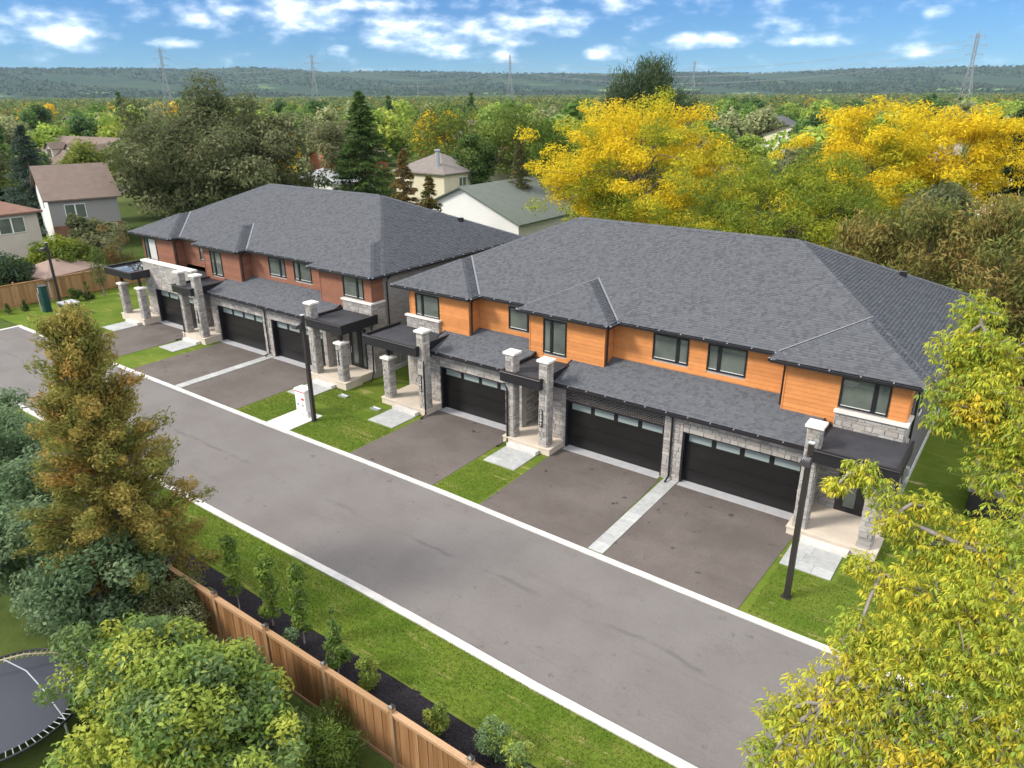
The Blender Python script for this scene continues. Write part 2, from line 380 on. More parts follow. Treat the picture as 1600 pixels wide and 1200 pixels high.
# lawns
sheet('lawn_north', [(-75, 19.6), (30, 19.5), (30, 46), (-75, 46)], .012, m_lawn)
sheet('lawn_south', [(-60, 10.95), (-24, 10.95), (-17.4, 10.90), (-12.4, 10.97), (-8.3, 10.90), (2, 10.95), (30, 10.95), (30, 13.0), (-60, 13.05)], .05, m_lawn)
def yk(x):
    for (xa, ya), (xb, yb) in zip(KN, KN[1:]):
        if xa <= x <= xb: return ya + (yb - ya) * (x - xa) / (xb - xa) + .268
    return 19.6
def drive(name, xa, xb, xat=None, xbt=None):
    xat = xa if xat is None else xat; xbt = xb if xbt is None else xbt
    k = 5; pts = [(xa + (xb - xa) * i / k, yk(xa + (xb - xa) * i / k)) for i in range(k + 1)] + [(xbt, 25.93), (xat, 25.93)]
    sheet(name, pts, .028, m_drive)
drive('driveway_1', -24.05, -18.87, -24.0, -18.95); drive('driveway_2', -16.3, -11.16, -16.35, -11.25); drive('driveway_3', -10.5, -5.5, -10.55, -5.25)
drive('driveway_4', -51.9, -46.3); drive('driveway_5', -43.4, -38.65); drive('driveway_6', -38.0, -32.8)

# mulch bed with lumpy surface
def lumpy(name, x0, x1, y0f, y1f, nx, ny, z, amp, m, kind='structure'):
    V = []; F = []; r = random.Random(3)
    for i in range(nx + 1):
        x = x0 + (x1 - x0) * i / nx; wob = .06 * math.sin(x * 2.1) + .05 * math.sin(x * 5.3)
        for j in range(ny + 1):
            y = y0f + (y1f + wob - y0f) * j / ny
            e = min(j, ny - j) / ny * 2
            V.append((x, y, z + amp * r.random() * (.3 + e) + .04 * min(1, e * 2)))
    for i in range(nx):
        for j in range(ny):
            a = i * (ny + 1) + j; F.append((a, a + ny + 1, a + ny + 2, a + 1))
    me = raw_mesh(name, np.array(V), np.array(F), np.full((len(F), 3), .05), m); o = link(name, me); o['kind'] = kind; return o
lumpy('mulch_bed', -30, 6, 8.95, 11.02, 420, 28, .03, .045, m_mulch)
lumpy('mulch_bed_west', -64.4, -60, 20, 29.6, 40, 90, .01, .045, m_mulch) if False else None

# ------------------------------------------------------------------ building blocks
STONE_PAL = [tuple(.84 * k for k in q) for q in [(.44, .41, .375), (.405, .375, .345), (.475, .445, .41), (.375, .345, .325), (.50, .47, .43), (.43, .395, .36), (.45, .43, .41), (.34, .315, .30)]]
def ashlar(w, h, r, hs=(.11, .16, .21), ws=(.22, .62), gap=.014):
    out = []; v = 0
    while v < h - .03:
        hh = r.choice(hs)
        if h - v - hh < .08: hh = h - v
        u = -r.random() * .2
        while u < w - .01:
            ww = r.uniform(*ws)
            if w - u - ww < .12: ww = w - u
            a, b = max(u, 0), min(u + ww, w)
            if b - a > .05: out.append((a + gap / 2, b - gap / 2, v + gap / 2, v + hh - gap / 2))
            u += ww
        v += hh
    return out
def stone_piece(org, ud, nd, rect, depth, c):
    """five-sided chamfered block on a wall; ud along the wall, nd outwards"""
    u0, u1, v0, v1 = rect; mb = MB(); e = .008
    P = lambda u, v, d: (org[0] + ud[0] * u + nd[0] * d, org[1] + ud[1] * u + nd[1] * d, org[2] + v)
    base = [P(u0, v0, 0), P(u1, v0, 0), P(u1, v1, 0), P(u0, v1, 0)]
    top = [P(u0 + e, v0 + e, depth), P(u1 - e, v0 + e, depth), P(u1 - e, v1 - e, depth), P(u0 + e, v1 - e, depth)]
    flip = (ud[0] * nd[1] - ud[1] * nd[0]) > 0
    fs = [top] + [[base[i], base[(i + 1) % 4], top[(i + 1) % 4], top[i]] for i in range(4)]
    for f in fs: mb.face(f[::-1] if flip else f, c)
    return mb
STONES = []      # (parent, MB, score)
def stone_face(parent, org, ud, nd, w, h, seed, visible=1.0, hs=(.11, .16, .21), ws=(.22, .62)):
    r = random.Random(seed)
    for rc in ashlar(w, h, r, hs, ws):
        k = r.random(); c = Vector(r.choice(STONE_PAL)) * r.uniform(.88, 1.1)
        mb = stone_piece(org, ud, nd, rc, r.uniform(.022, .042), tuple(c))
        ctr = Vector(org) + Vector((ud[0], ud[1], 0)) * rc[0]; d = (ctr - CAMP).length
        STONES.append((parent, mb, visible * (rc[1] - rc[0]) * (rc[3] - rc[2]) ** .5 / d))
def flush_stones(limit):
    global STONES
    st = sorted(STONES, key=lambda s: -s[2]); rest = {}
    for i, (p, mb, sc) in enumerate(st):
        if i < limit: mb.build('stone', m_stone, p)
        else: rest.setdefault(p.name, [p, MB()])[1].add(mb)
    for p, mb in rest.values(): mb.build('stonework', m_stone, p, kind='stuff')
    STONES = []

SH_PAL = np.array([(.128, .132, .143), (.134, .138, .149), (.122, .126, .137), (.140, .144, .155), (.104, .108, .118)]) * np.array([.84, .85, .87])
def shingles(polys, seed, course=.148, tab=.34):
    """polys: convex polygons whose first edge is the eave; real overlapping tabs, one mesh"""
    r = np.random.default_rng(seed); V = []; F = []; C = []; nv = 0
    for poly in polys:
        P = [np.array(p, float) for p in poly]
        u = P[1] - P[0]; u /= np.linalg.norm(u); nrm = np.zeros(3)
        for i in range(len(P)): nrm += np.cross(P[i], P[(i + 1) % len(P)])
        nrm /= np.linalg.norm(nrm)
        if nrm[2] < 0: nrm = -nrm
        v = np.cross(nrm, u)
        if v[2] < 0: v = -v
        Q = [((p - P[0]) @ u, (p - P[0]) @ v) for p in P]; vmax = max(q[1] for q in Q)
        def span(t):
            t = min(max(t, 1e-4), vmax - 1e-4); xs = []
            for i in range(len(Q)):
                (a, b), (c, d) = Q[i], Q[(i + 1) % len(Q)]
                if (b - t) * (d - t) <= 0 and abs(d - b) > 1e-9: xs.append(a + (c - a) * (t - b) / (d - b))
            return (min(xs), max(xs)) if len(xs) > 1 else (0, 0)
        nrow = int(vmax / course) + 1
        for k in range(nrow):
            v0 = k * course; v1 = min(v0 + course * 1.08, vmax)
            if v1 - v0 < .02: continue
            l0, r0 = span(v0); l1, r1 = span(v1); lo, hi = min(l0, l1), max(r0, r1)
            n = int((hi - lo) / tab) + 3
            cuts = lo - r.random() * tab + np.concatenate([[0], np.cumsum(r.uniform(.08, .20, n * 5))])
            cuts = cuts[cuts < hi + .4]
            a, b = cuts[:-1], cuts[1:]
            b0, b1 = np.clip(a, l0, r0), np.clip(b, l0, r0); t0, t1 = np.clip(a, l1, r1), np.clip(b, l1, r1)
            ok = ((b1 - b0) + (t1 - t0)) > .02
            b0, b1, t0, t1 = b0[ok], b1[ok], t0[ok], t1[ok]; m = len(b0)
            if not m: continue
            hi_t = np.where(r.random(m) < .5, .022, .012) + r.uniform(-.002, .002, m)
            def pt(uu, vv, hh): return P[0] + uu[:, None] * u + (np.zeros(m) + vv)[:, None] * v + (np.zeros(m) + hh)[:, None] * nrm
            vs = np.stack([pt(b0, v0, hi_t), pt(b1, v0, hi_t), pt(t1, v1, .004), pt(t0, v1, .004), pt(b0, v0, 0), pt(b1, v0, 0)], 1)
            V.append(vs.reshape(-1, 3)); idx = nv + np.arange(m)[:, None] * 6
            F.append(idx + np.array([0, 1, 2, 3])); F.append(idx + np.array([4, 5, 1, 0])); nv += 6 * m
            col = SH_PAL[r.choice(5, m, p=[.24, .22, .2, .12, .22])] * r.uniform(.96, 1.04, (m, 1)); C.append(col); C.append(col)
    return np.concatenate(V), np.concatenate(F), np.concatenate(C)
def ridge_caps(line, seed, w=.17, step=.16):
    mb = MB(); r = random.Random(seed)
    a, b = Vector(line[0]), Vector(line[1]); d = b - a; L = d.length; d.normalize()
    s = d.cross(Vector((0, 0, 1))).normalized(); up = s.cross(d); n = int(L / step)
    sl = line[2] if len(line) > 2 else .30
    for i in range(n):
        p = a + d * (i * step); q = a + d * (i * step + step * 1.15); h0, h1 = .045, .03
        c = tuple(Vector((.098, .103, .115)) * r.uniform(.85, 1.15))
        for sg in (-1, 1):
            f = [p + up * h0, q + up * h1, q + s * sg * w - up * (sl * w - .012), p + s * sg * w - up * (sl * w - .022)]
            mb.face(f if sg < 0 else f[::-1], c)
    return mb

def window(parent, x0, x1, z0, z1, y, split, blind=False):
    """two-light black window in a wall facing -y; split = x of the mullion"""
    f = MB(); t = .065
    f.box(x0, x1, y - .05, y + .06, z1 - t, z1); f.box(x0, x1, y - .05, y + .06, z0, z0 + t)
    f.box(x0, x0 + t, y - .05, y + .06, z0 + t, z1 - t); f.box(x1 - t, x1, y - .05, y + .06, z0 + t, z1 - t)
    w = MB(); w.box(x0 + .02, x1 - .02, y + .045, y + .055, z0 + .02, z1 - .02)
    o = w.build('window', m_black, parent)
    f.build('window_frame', m_black, o)
    m = MB(); m.box(split - .075, split + .075, y - .045, y + .05, z0 + t, z1 - t); m.build('mullion', m_black, o)
    for a, b in ((x0 + t, split - .075), (split + .075, x1 - t)):
        p = MB(); p.box(a, b, y, y + .02, z0 + t, z1 - t); p.build('pane', m_glass, o)
        l = MB(); l.box(a + .01, b - .01, y - .02, y - .004, z0 + t, z0 + t + .022); l.build('glazing_bead', m_white, o)
        if b - a > .5 and blind:
            q = MB(); q.box(a + .03, b - .03, y - .006, y - .002, z0 + .12, z1 - .1); q.build('blind', m_int, o)
    return o

def siding_wall(parent, x0, x1, z0, z1, y, m, holes=(), ax='x', xs=None, step=.19):
    """lapped boards, each an object; ax 'x': wall facing -y along x; ax 'y': wall at x=xs facing +x or -x, x0..x1 are y"""
    bk = MB()
    if ax == 'x': bk.box(x0, x1, y + .012, y + .1, z0, z1)
    else: bk.box(*((xs - .1, xs - .012) if xs[1] > 0 else (0, 0)), x0, x1, z0, z1) if False else None
    if ax == 'x': bk.build('wall', m_mort, parent)
    z = z0
    while z < z1 - .02:
        zt = min(z + step, z1); cuts = [(x0, x1)]
        for (a, b, c, d) in holes:
            if d > z + .02 and c < zt - .02:
                nc = []
                for s, e in cuts:
                    if b <= s or a >= e: nc.append((s, e)); continue
                    if a - s > .03: nc.append((s, a))
                    if e - b > .03: nc.append((b, e))
                cuts = nc
        for s, e in cuts:
            mb = MB()
            if ax == 'x':
                mb.hexa([(s, y - .022, z), (e, y - .022, z), (e, y + .012, z), (s, y + .012, z), (s, y - .004, zt + .01), (e, y - .004, zt + .01), (e, y + .012, zt + .01), (s, y + .012, zt + .01)])
            else:
                X, sg = xs
                P = [(X + sg * .022, s, z), (X + sg * .022, e, z), (X - sg * .02, e, z), (X - sg * .02, s, z), (X + sg * .004, s, zt + .01), (X + sg * .004, e, zt + .01), (X - sg * .02, e, zt + .01), (X - sg * .02, s, zt + .01)]
                mb.hexa(P if sg < 0 else [P[3], P[2], P[1], P[0], P[7], P[6], P[5], P[4]])
            mb.build('siding_board', m, parent)
        z += step

def garage_door(parent, x0, x1, y, zt):
    f = MB(); f.box(x0 - .02, x0 + .07, y - .28, y, 0, zt); f.box(x1 - .07, x1 + .02, y - .28, y, 0, zt); f.box(x0 + .07, x1 - .07, y - .28, y, zt - .05, zt + .03)
    f.box(x0, x1, y + .06, y + .1, 0, zt)
    o = f.build('garage_door', m_black, parent)
    n = 4; h = (zt - .05 - .03) / n
    for i in range(n):
        z0 = .03 + i * h; p = MB(); a, b = x0 + .07, x1 - .07
        if i < n - 1:
            p.box(a, b, y, y + .05, z0, z0 + h - .012)
            p.box(a + .01, b - .01, y - .006, y, z0 + .05, z0 + h - .06)
        else:
            p.box(a, b, y, y + .05, z0, z0 + .13); p.box(a, b, y, y + .05, z0 + h - .07, z0 + h - .012)
            w = (b - a) / 4
            for k in range(5):
                c = a + k * w; p.box(max(a, c - .10), min(b, c + .10), y, y + .05, z0 + .13, z0 + h - .07)
            for k in range(4):
                q = MB(); q.box(a + k * w + .10, a + (k + 1) * w - .10, y + .012, y + .03, z0 + .13, z0 + h - .07); q.build('pane', m_frost, o)
        p.build('panel', m_door, o)
    return o

def column(parent, x0, y0, zb, zt, w=.5, seed=0, cap=True, vis=1.0):
    c = MB(); c.box(x0 + .03, x0 + w - .03, y0 + .03, y0 + w - .03, zb, zt)
    o = c.build('porch_column', m_mort, parent); h = zt - zb
    k = .03; i = w - .06
    stone_face(o, (x0 + k, y0 + k, zb), (1, 0), (0, -1), i, h, seed, vis, ws=(.16, .46))
    stone_face(o, (x0 + w - k, y0 + k, zb), (0, 1), (1, 0), i, h, seed + 1, vis, ws=(.16, .46))
    stone_face(o, (x0 + k, y0 + k, zb), (0, 1), (-1, 0), i, h, seed + 2, .1, ws=(.16, .46))
    stone_face(o, (x0 + k, y0 + w - k, zb), (1, 0), (0, 1), i, h, seed + 3, .1, ws=(.16, .46))
    if cap:
        q = MB(); e = .07
        q.box(x0 - e, x0 + w + e, y0 - e, y0 + w + e, zt, zt + .10)
        q.hexa([(x0 - e, y0 - e, zt + .10), (x0 + w + e, y0 - e, zt + .10), (x0 + w + e, y0 + w + e, zt + .10), (x0 - e, y0 + w + e, zt + .10), (x0 + .12, y0 + .12, zt + .16), (x0 + w - .12, y0 + .12, zt + .16), (x0 + w - .12, y0 + w - .12, zt + .16), (x0 + .12, y0 + w - .12, zt + .16)])
        q.build('column_cap', m_cap, o)
    return o

def canopy(parent, x0, x1, y0, y1, zb, zt, water=False):
    f = MB(); t = .07
    f.box(x0, x1, y0, y0 + t, zb, zt); f.box(x0, x0 + t, y0 + t, y1, zb, zt); f.box(x1 - t, x1, y0 + t, y1, zb, zt)
    f.box(x0 - .02, x1 + .02, y0 - .02, y0 + t + .02, zt, zt + .03); f.box(x0 - .02, x0 + t + .02, y0 + t + .02, y1, zt, zt + .03); f.box(x1 - t - .02, x1 + .02, y0 + t + .02, y1, zt, zt + .03)
    f.box(x0 + t, x1 - t, y0 + t, y1, zb + .03, zb + .06)
    o = f.build('porch_canopy', m_black, parent)
    d = MB(); d.box(x0 + t, x1 - t, y0 + t, y1, zt - .2, zt - .10); d.build('canopy_deck', m_memb, o)
    g = MB(); g.tube([(x0, y0 - .03, zt - .02), (x1, y0 - .03, zt - .02)], .03, 6); g.build('canopy_trim', m_black, o)
    if water:
        p = MB(); p.box(x0 + .12, x1 - 1.0, y0 + .12, y1 - .5, zt - .10, zt - .095); p.build('puddle', m_water, o)
    return o
def downspout(parent, pts):
    mb = MB(); mb.tube(pts, .045, 6); return mb.build('downspout', m_black, parent)
def number_plate(parent, x, y, z, txt):
    p = MB(); p.box(x, x + .15, y - .03, y, z, z + .86); o = p.build('number_plate', m_black, parent)
    for i, ch in enumerate(txt):
        cu = bpy.data.curves.new('digit', 'FONT'); cu.body = ch; cu.size = .24; cu.extrude = .004; cu.align_x = 'CENTER'
        t = bpy.data.objects.new('digit', cu); COL.objects.link(t)
        me = bpy.data.meshes.new_from_object(t.evaluated_get(bpy.context.evaluated_depsgraph_get())); bpy.data.objects.remove(t)
        me.materials.clear(); me.materials.append(m_white)
        d = bpy.data.objects.new('digit', me); COL.objects.link(d); d.parent = o
        lx = Vector(LOC[o.name]); d.location = Vector((x + .075, y - .036, z + .86 - .20 - i * .205)) - lx; d.rotation_euler = (math.pi / 2, 0, 0)
    return o

def entry_door(parent, x0, x1, y, z0, z1, side):
    """dark door with a tall glass light and a sidelight"""
    f = MB(); f.box(x0 - .06, x1 + .06, y - .05, y + .02, z0, z1 + .06); o = f.build('entry_door', m_black, parent)
    p = MB(); p.box(x0 + .25, x1 - .25, y - .065, y - .045, z0 + .25, z1 - .2); p.build('door_light', m_glass, o)
    h = MB(); h.tube([(x0 + .1, y - .09, z0 + .85), (x0 + .1, y - .09, z0 + 1.25)], .018, 6); h.build('handle', m_gal, o)
    s0, s1 = (x1 + .1, x1 + .42) if side > 0 else (x0 - .42, x0 - .1)
    s = MB(); s.box(s0, s1, y - .05, y + .02, z0, z1 + .06); so_ = s.build('sidelight', m_black, parent)
    g = MB(); g.box(s0 + .06, s1 - .06, y - .06, y - .045, z0 + .2, z1 - .05); g.build('pane', m_glass, so_)

def townhouse(dx, dz, sid, label, digits, left=False, stone_limit=300):
    X = lambda x: x + dx
    Z = lambda z: z + dz
    t = thing('townhouse_block', label, 'townhouse', (X(-15), 34, 0), 'new townhouse blocks')
    ZE = Z(5.97); P_ = .452; YF, YB, YA = 28.0, 42.0, 27.15
    xl, xr = X(-28.1), X(-2.2); d = (YB - YF) / 2; yr = YF + d; zr = ZE + d * P_
    # --- main brick walls (left, right, back)
    for bxs in ((-2.85, -2.66, 28.5, 41.5), (-27.15, -2.86, 41.3, 41.5), (-27.35, -27.16, 28.5, 41.5)):
        sw = MB(); sw.box(X(bxs[0]), X(bxs[1]), bxs[2], bxs[3], -.2, Z(5.85)); sw.build('brick_wall', m_lbrick if left else m_dbrick, t)
    for yy in (30.6, 34.2, 37.9):          # side windows on the right-hand wall
        w = MB(); w.box(X(-2.68), X(-2.63), yy, yy + .5, Z(3.7), Z(5.1)); wo = w.build('side_window', m_black, t)
        g = MB(); g.box(X(-2.64), X(-2.62), yy + .06, yy + .44, Z(3.76), Z(5.04)); g.build('pane', m_glass, wo)
        q = MB(); q.box(X(-2.70), X(-2.60), yy - .06, yy + .56, Z(3.58), Z(3.69)); q.build('window_sill', m_cap, wo)
    fd = MB(); fd.box(X(-2.9), X(-2.6), 27.5, 41.55, -.2, .32); fd.build('foundation', m_conc, t)
    # --- roof
    und = MB()
    A = (xl, YF, ZE); B = (xr, YF, ZE); Cc = (xr, YB, ZE); D = (xl, YB, ZE); R1 = (xl + d, yr, zr); R2 = (xr - d, yr, zr)
    polys = [[A, B, R2, R1], [B, Cc, R2], [Cc, D, R1, R2], [D, A, R1]]
    caps = [(R1, R2, .4), (B, R2), (A, R1), (Cc, R2), (D, R1)]
    val = []; bumps = [(X(-28.1), X(-22.68), 'L'), (X(-19.7), X(-14.75), 'M'), (X(-7.62), X(-2.2), 'R')]
    for a, b, k in bumps:
        hw = (b - a) / 2; xm = a + hw; za = ZE + hw * P_; ap = (xm, YA + hw, za); re = (xm, YF + hw + .02, za)
        polys.append([(a, YA, ZE), (b, YA, ZE), ap])
        lq = [(a, YF + (.3 if k != 'L' else 0), ZE), (a, YA, ZE), ap, re]; rq = [(b, YA, ZE), (b, YF + (.3 if k != 'R' else 0), ZE), re, ap]
        if k != 'R': val.append(((b, YF, ZE), re))
        if k != 'L': val.append(((a, YF, ZE), re))
        polys += [lq, rq]; caps += [((a, YA, ZE), ap), ((b, YA, ZE), ap)]
    for p in polys: und.face(p)
    und.build('roof', m_under, t)
    V, F, C = shingles(polys, 11 + int(abs(dx)))
    off = np.array(LOC[t.name]); sho = link('shingle', raw_mesh('shingle', V - off, F, C, m_shing), t, kind='stuff')
    rc = MB()
    for i, l in enumerate(caps): rc.add(ridge_caps(l, i))
    rc.build('ridge_cap', m_shing, t, kind='stuff')
    for p_, q_ in val:        # bright metal in the valleys beside each bump
        f = MB(); p_, q_ = Vector(p_), Vector(q_); e_ = Vector((0, .07, 0)); u_ = Vector((0, 0, .045)); f.face([p_ - e_ + u_, p_ + e_ + u_ + Vector((0, 0, .02)), q_ + e_ + u_ + Vector((0, 0, .02)), q_ - e_ + u_][::1 if q_.x > p_.x else -1]); f.build('valley_flashing', m_valley, t)
    # soffit
    sf = MB(); sf.box(xl + .05, xr - .05, YF + .03, YB - .05, ZE - .13, ZE - .10)
    for a, b, k in bumps: sf.box(a + .05, b - .05, YA + .03, YF + .025, ZE - .13, ZE - .10)
    sf.build('soffit', m_black, t)
    # gutters round the eaves
    def gut(p, q, nm='gutter'):
        mb = MB(); v = Vector(q) - Vector(p); L = v.length; v.normalize(); s = v.cross(Vector((0, 0, 1)))
        a, b = Vector(p), Vector(q); h = .12; w = .11
        P8 = [a, b, b + s * w, a + s * w]; P8 = [x - Vector((0, 0, h + .01)) for x in P8] + [x - Vector((0, 0, .02)) for x in P8]
        mb.hexa([P8[3], P8[2], P8[1], P8[0], P8[7], P8[6], P8[5], P8[4]]); o = mb.build(nm, m_black, t)
        hk = MB(); n = max(1, int(L / .95))
        for i in range(n + 1):
            c = a + v * min(L - .05, max(.05, i * L / n)); hk.hexa([c + v * k1 + s * k2 + Vector((0, 0, k3)) for k3 in (-.02, .010) for k1, k2 in ((-.018, w + .006), (.018, w + .006), (.018, .03), (-.018, .03))])
        hk.build('gutter_clip', m_gal, o, kind='stuff')
    (a1, b1, _), (a2, b2, _), (a3, b3, _) = bumps
    e = .015
    gut((a1, YA, ZE), (b1, YA, ZE)); gut((b1, YF - .12, ZE), (a2, YF - .12, ZE)) if False else gut((b1, YF, ZE), (a2, YF, ZE)); gut((a2, YA, ZE), (b2, YA, ZE)); gut((b2, YF, ZE), (a3, YF, ZE)); gut((a3, YA, ZE), (b3, YA, ZE))
    gut((xr, YA, ZE), (xr, YB, ZE)); gut((xl, YB, ZE), (xl, YA, ZE)); gut((b1, YA, ZE), (b1, YF, ZE)); gut((b2, YA, ZE), (b2, YF, ZE)); gut((a2, YF, ZE), (a2, YA, ZE)); gut((a3, YF, ZE), (a3, YA, ZE))
    v = MB(); vx, vy = X(-5.2), 38.5; vz = ZE + (xr - vx) * P_; v.box(vx - .15, vx + .15, vy - .15, vy + .15, vz - .1, vz + .22); v.build('roof_vent', m_black, t)
    # --- upper walls in lapped boards
    yb_, yr_ = 27.6, 28.45; zt = Z(5.84)
    wins = [(X(-26.8), X(-25.1), Z(4.38), Z(5.6), yb_, X(-26.3)), (X(-21.15), X(-19.5), Z(4.42), Z(5.58), yr_, X(-19.95)), (X(-18.47), X(-17.17), Z(3.92), Z(5.6), yb_, X(-18.0)),
            (X(-13.16), X(-11.47), Z(4.46), Z(5.65), yr_, X(-11.98)), (X(-10.62), X(-8.93), Z(4.47), Z(5.67), yr_, X(-10.1)), (X(-5.06), X(-3.34), Z(4.46), Z(5.69), yb_, X(-3.85))]
    if left: wins[0] = (X(-27.0), X(-25.35), Z(3.98), Z(5.65), yb_, X(-26.5))
    H = [w[:4] for w in wins]
    siding_wall(t, X(-27.2), X(-23.1), Z(3.55), zt, yb_, sid, [H[0], (X(-27.3), X(-25.05), 0, Z(4.3))] if not left else [H[0]])
    siding_wall(t, X(-23.08), X(-19.27), Z(3.95), zt, yr_, sid, [H[1]])
    siding_wall(t, X(-19.25), X(-15.16), Z(3.6), zt, yb_, sid, [H[2]])
    siding_wall(t, X(-15.14), X(-7.12), Z(3.95), zt, yr_, sid, [H[3], H[4]])
    siding_wall(t, X(-7.1), X(-2.72), Z(3.6), zt, yb_, sid, [H[5], (X(-5.05), X(-2.7), 0, Z(4.35))])
    for xs, sg in ((X(-23.1), 1), (X(-19.25), -1), (X(-15.16), 1), (X(-7.1), -1)):
        siding_wall(t, yb_ + .03, yr_ + .02, Z(3.75), zt, 0, sid, ax='y', xs=(xs - sg * .005, sg))
    siding_wall(t, yb_ + .03, 28.5, Z(4.3), zt, 0, sid, ax='y', xs=(X(-2.72), 1))
    siding_wall(t, yb_ + .03, 28.5, Z(3.55), zt, 0, sid, ax='y', xs=(X(-27.2), -1))
    for w in wins: window(t, *w, blind=left and w is wins[0])
    for x, y, z in ((X(-23.1), yb_, 3.75), (X(-19.25), yb_, 3.75), (X(-15.16), yb_, 3.75), (X(-7.1), yb_, 3.75), (X(-2.72), yb_, 4.45), (X(-27.2), yb_, 3.9)):
        tr = MB(); tr.box(x - .03, x + .03, y - .035, y + .03, Z(z), zt); tr.build('corner_trim', sid, t)
    # --- stone bands under the corner windows
    def band(x0, x1, seed, right):
        zb0, zb1 = Z(3.45), Z(4.28)
        b = MB(); b.box(x0, x1, 27.46, 27.62, zb0, zb1)
        if right: b.box(x1 - .16, x1, 27.62, 28.48, zb0, zb1)
        o = b.build('stone_band', m_mort, t)
        stone_face(o, (x0, 27.46, zb0), (1, 0), (0, -1), x1 - x0, zb1 - zb0, seed, 1.3)
        if right: stone_face(o, (x1, 27.46, zb0), (0, 1), (1, 0), 1.02, zb1 - zb0, seed + 1, .8)
        c = MB(); c.box(x0 - .05, x1 + .09, 27.36, 27.585, zb1, zb1 + .10)
        if right: c.box(x1 - .14, x1 + .09, 27.585, 28.5, zb1, zb1 + .10)
        c.build('sill_course', m_cap, o)
    band(X(-5.08), X(-2.66), 300, True)
    if not left: band(X(-27.4), X(-25.05), 310, False)
    # --- garage fronts
    zt1 = 3.25; zo = 2.42
    gw = MB(); gy = 26.2
    segs = [(-24.6, -23.95, 0, zt1), (-23.95, -19.1, zo, zt1), (-19.1, -18.72, 0, zt1), (-16.95, -16.25, 0, zt1), (-11.35, -10.5, 0, zt1), (-10.5, -5.62, zo, zt1), (-5.62, -5.3, 0, zt1)]
    if left: segs[0] = (-25.1, -23.95, 0, 4.3); segs[1] = (-23.95, -19.1, zo, 4.3); segs[2] = (-19.1, -18.72, 0, 4.3)
    gws = []
    for grp in ((0, 1, 2), (3, 4, 5, 6)):
        gw = MB()
        for i in grp:
            a, b, c, d_ = segs[i]; gw.box(X(a), X(b), gy, gy + .3, Z(c) if c else -.2, Z(d_))
        if 3 in grp: gw.box(X(-16.25), X(-11.35), gy, gy + .3, Z(zo), Z(zt1))
        o = gw.build('garage_wall', m_mort, t)
        for i in grp:
            a, b, c, d_ = segs[i]; stone_face(o, (X(a), gy, Z(c)), (1, 0), (0, -1), b - a, d_ - c, 320 + i, 1.0)
    if left:
        stone_face(o, (X(-16.25), gy, Z(zo)), (1, 0), (0, -1), 4.9, zt1 - zo, 333, .5)
    else:
        br = MB(); r = random.Random(5); z = Z(zo); k = 0
        while z < Z(zt1) - .05:
            x = X(-16.25) - (.115 if k % 2 else 0)
            while x < X(-11.35):
                a, b = max(x, X(-16.25)), min(x + .218, X(-11.35))
                if b - a > .03: br.add(stone_piece((a, gy, z), (1, 0), (0, -1), (0, b - a, 0, .064), .02, tuple(Vector((.026, .022, .021)) * r.uniform(.7, 1.5))))
                x += .23
            z += .078; k += 1
        br.build('charcoal_brick', m_dkbrick, o, kind='stuff')
    for k, (a, y1, nd, w, vs) in enumerate(((-24.6, 28.3, -1, 1.2, .1), (-16.95, 28.3, -1, 2, .1), (-18.84, 28.3, 1, 2, .6), (-5.42, 27.4, 1, 1.1, .6))):
        sg = MB(); sg.box(X(a), X(a) + .12, gy + .302, y1, -.2, Z(zt1)); so2 = sg.build('side_wall', m_mort, t)
        stone_face(so2, (X(a) + (.12 if nd > 0 else 0), gy + .3, Z(.2)), (0, 1), (nd, 0), w - .3, 3.0, 350 + k, vs)
    ents = [(-27.2, -24.6, 27.3), (-18.72, -16.95, 28.2), (-5.3, -2.66, 27.3)]
    for i, (a, b, y) in enumerate(ents):
        ew = MB(); ew.box(X(a), X(b), y, y + .2, -.2, Z(3.5)); eo = ew.build('entry_wall', m_mort, t)
        stone_face(eo, (X(a), y, Z(.3)), (1, 0), (0, -1), b - a, 3.1, 360 + i, .5)
    for a, b in ((-27.35, -27.21), (-2.65, -2.58)):
        lw = MB(); lw.box(X(a), X(b), 27.3, 28.49, -.2, Z(3.44)); lo = lw.build('return_wall', m_mort, t)
    stone_face(lo, (X(-2.58), 27.3, Z(.25)), (0, 1), (1, 0), 1.2, 3.2, 370, .6)
    entry_door(t, X(-26.2), X(-25.25), 27.26, Z(.34), Z(2.75), 1); entry_door(t, X(-17.95), X(-17.05), 28.16, Z(.34), Z(2.6), -1); entry_door(t, X(-4.45), X(-3.55), 27.26, Z(.34), Z(2.75), 1)
    for x in (-24.05, -18.75, -5.28):
        lt = MB(); lt.box(X(x) + .12, X(x) + .24, 27.0, 27.2, Z(1.9), Z(2.25)) if False else None
    for a, b in ((-23.95, -19.1), (-16.25, -11.35), (-10.5, -5.62)): garage_door(t, X(a), X(b), 26.48, Z(zo))
    for a, b in ((-23.93, -19.12), (-16.23, -11.37), (-10.48, -5.64)):
        ap = MB(); ap.box(X(a), X(b), 25.93, 26.47, -.1, .045); ap.build('door_sill', m_sill, t)
    # --- lower garage roofs
    def lroof(x0, x1, seed):
        ye, ze, ywall = 25.82, Z(3.30), 28.5; zw = ze + (ywall - ye) * .30
        u = MB(); p = [(x0, ye, ze), (x1, ye, ze), (x1, ywall, zw), (x0, ywall, zw)]; u.face(p)
        u.face([(x0, ye, ze - .1), (x0, ywall, zw - .1), (x1, ywall, zw - .1), (x1, ye, ze - .1)])
        u.box(x0, x0 + .02, ye, ye + .02, ze - .1, ze - .01)
        o = u.build('garage_roof', m_under, t)
        V, F, C = shingles([p], seed); link('shingle', raw_mesh('shingle', V - off, F, C, m_shing), o, kind='stuff')
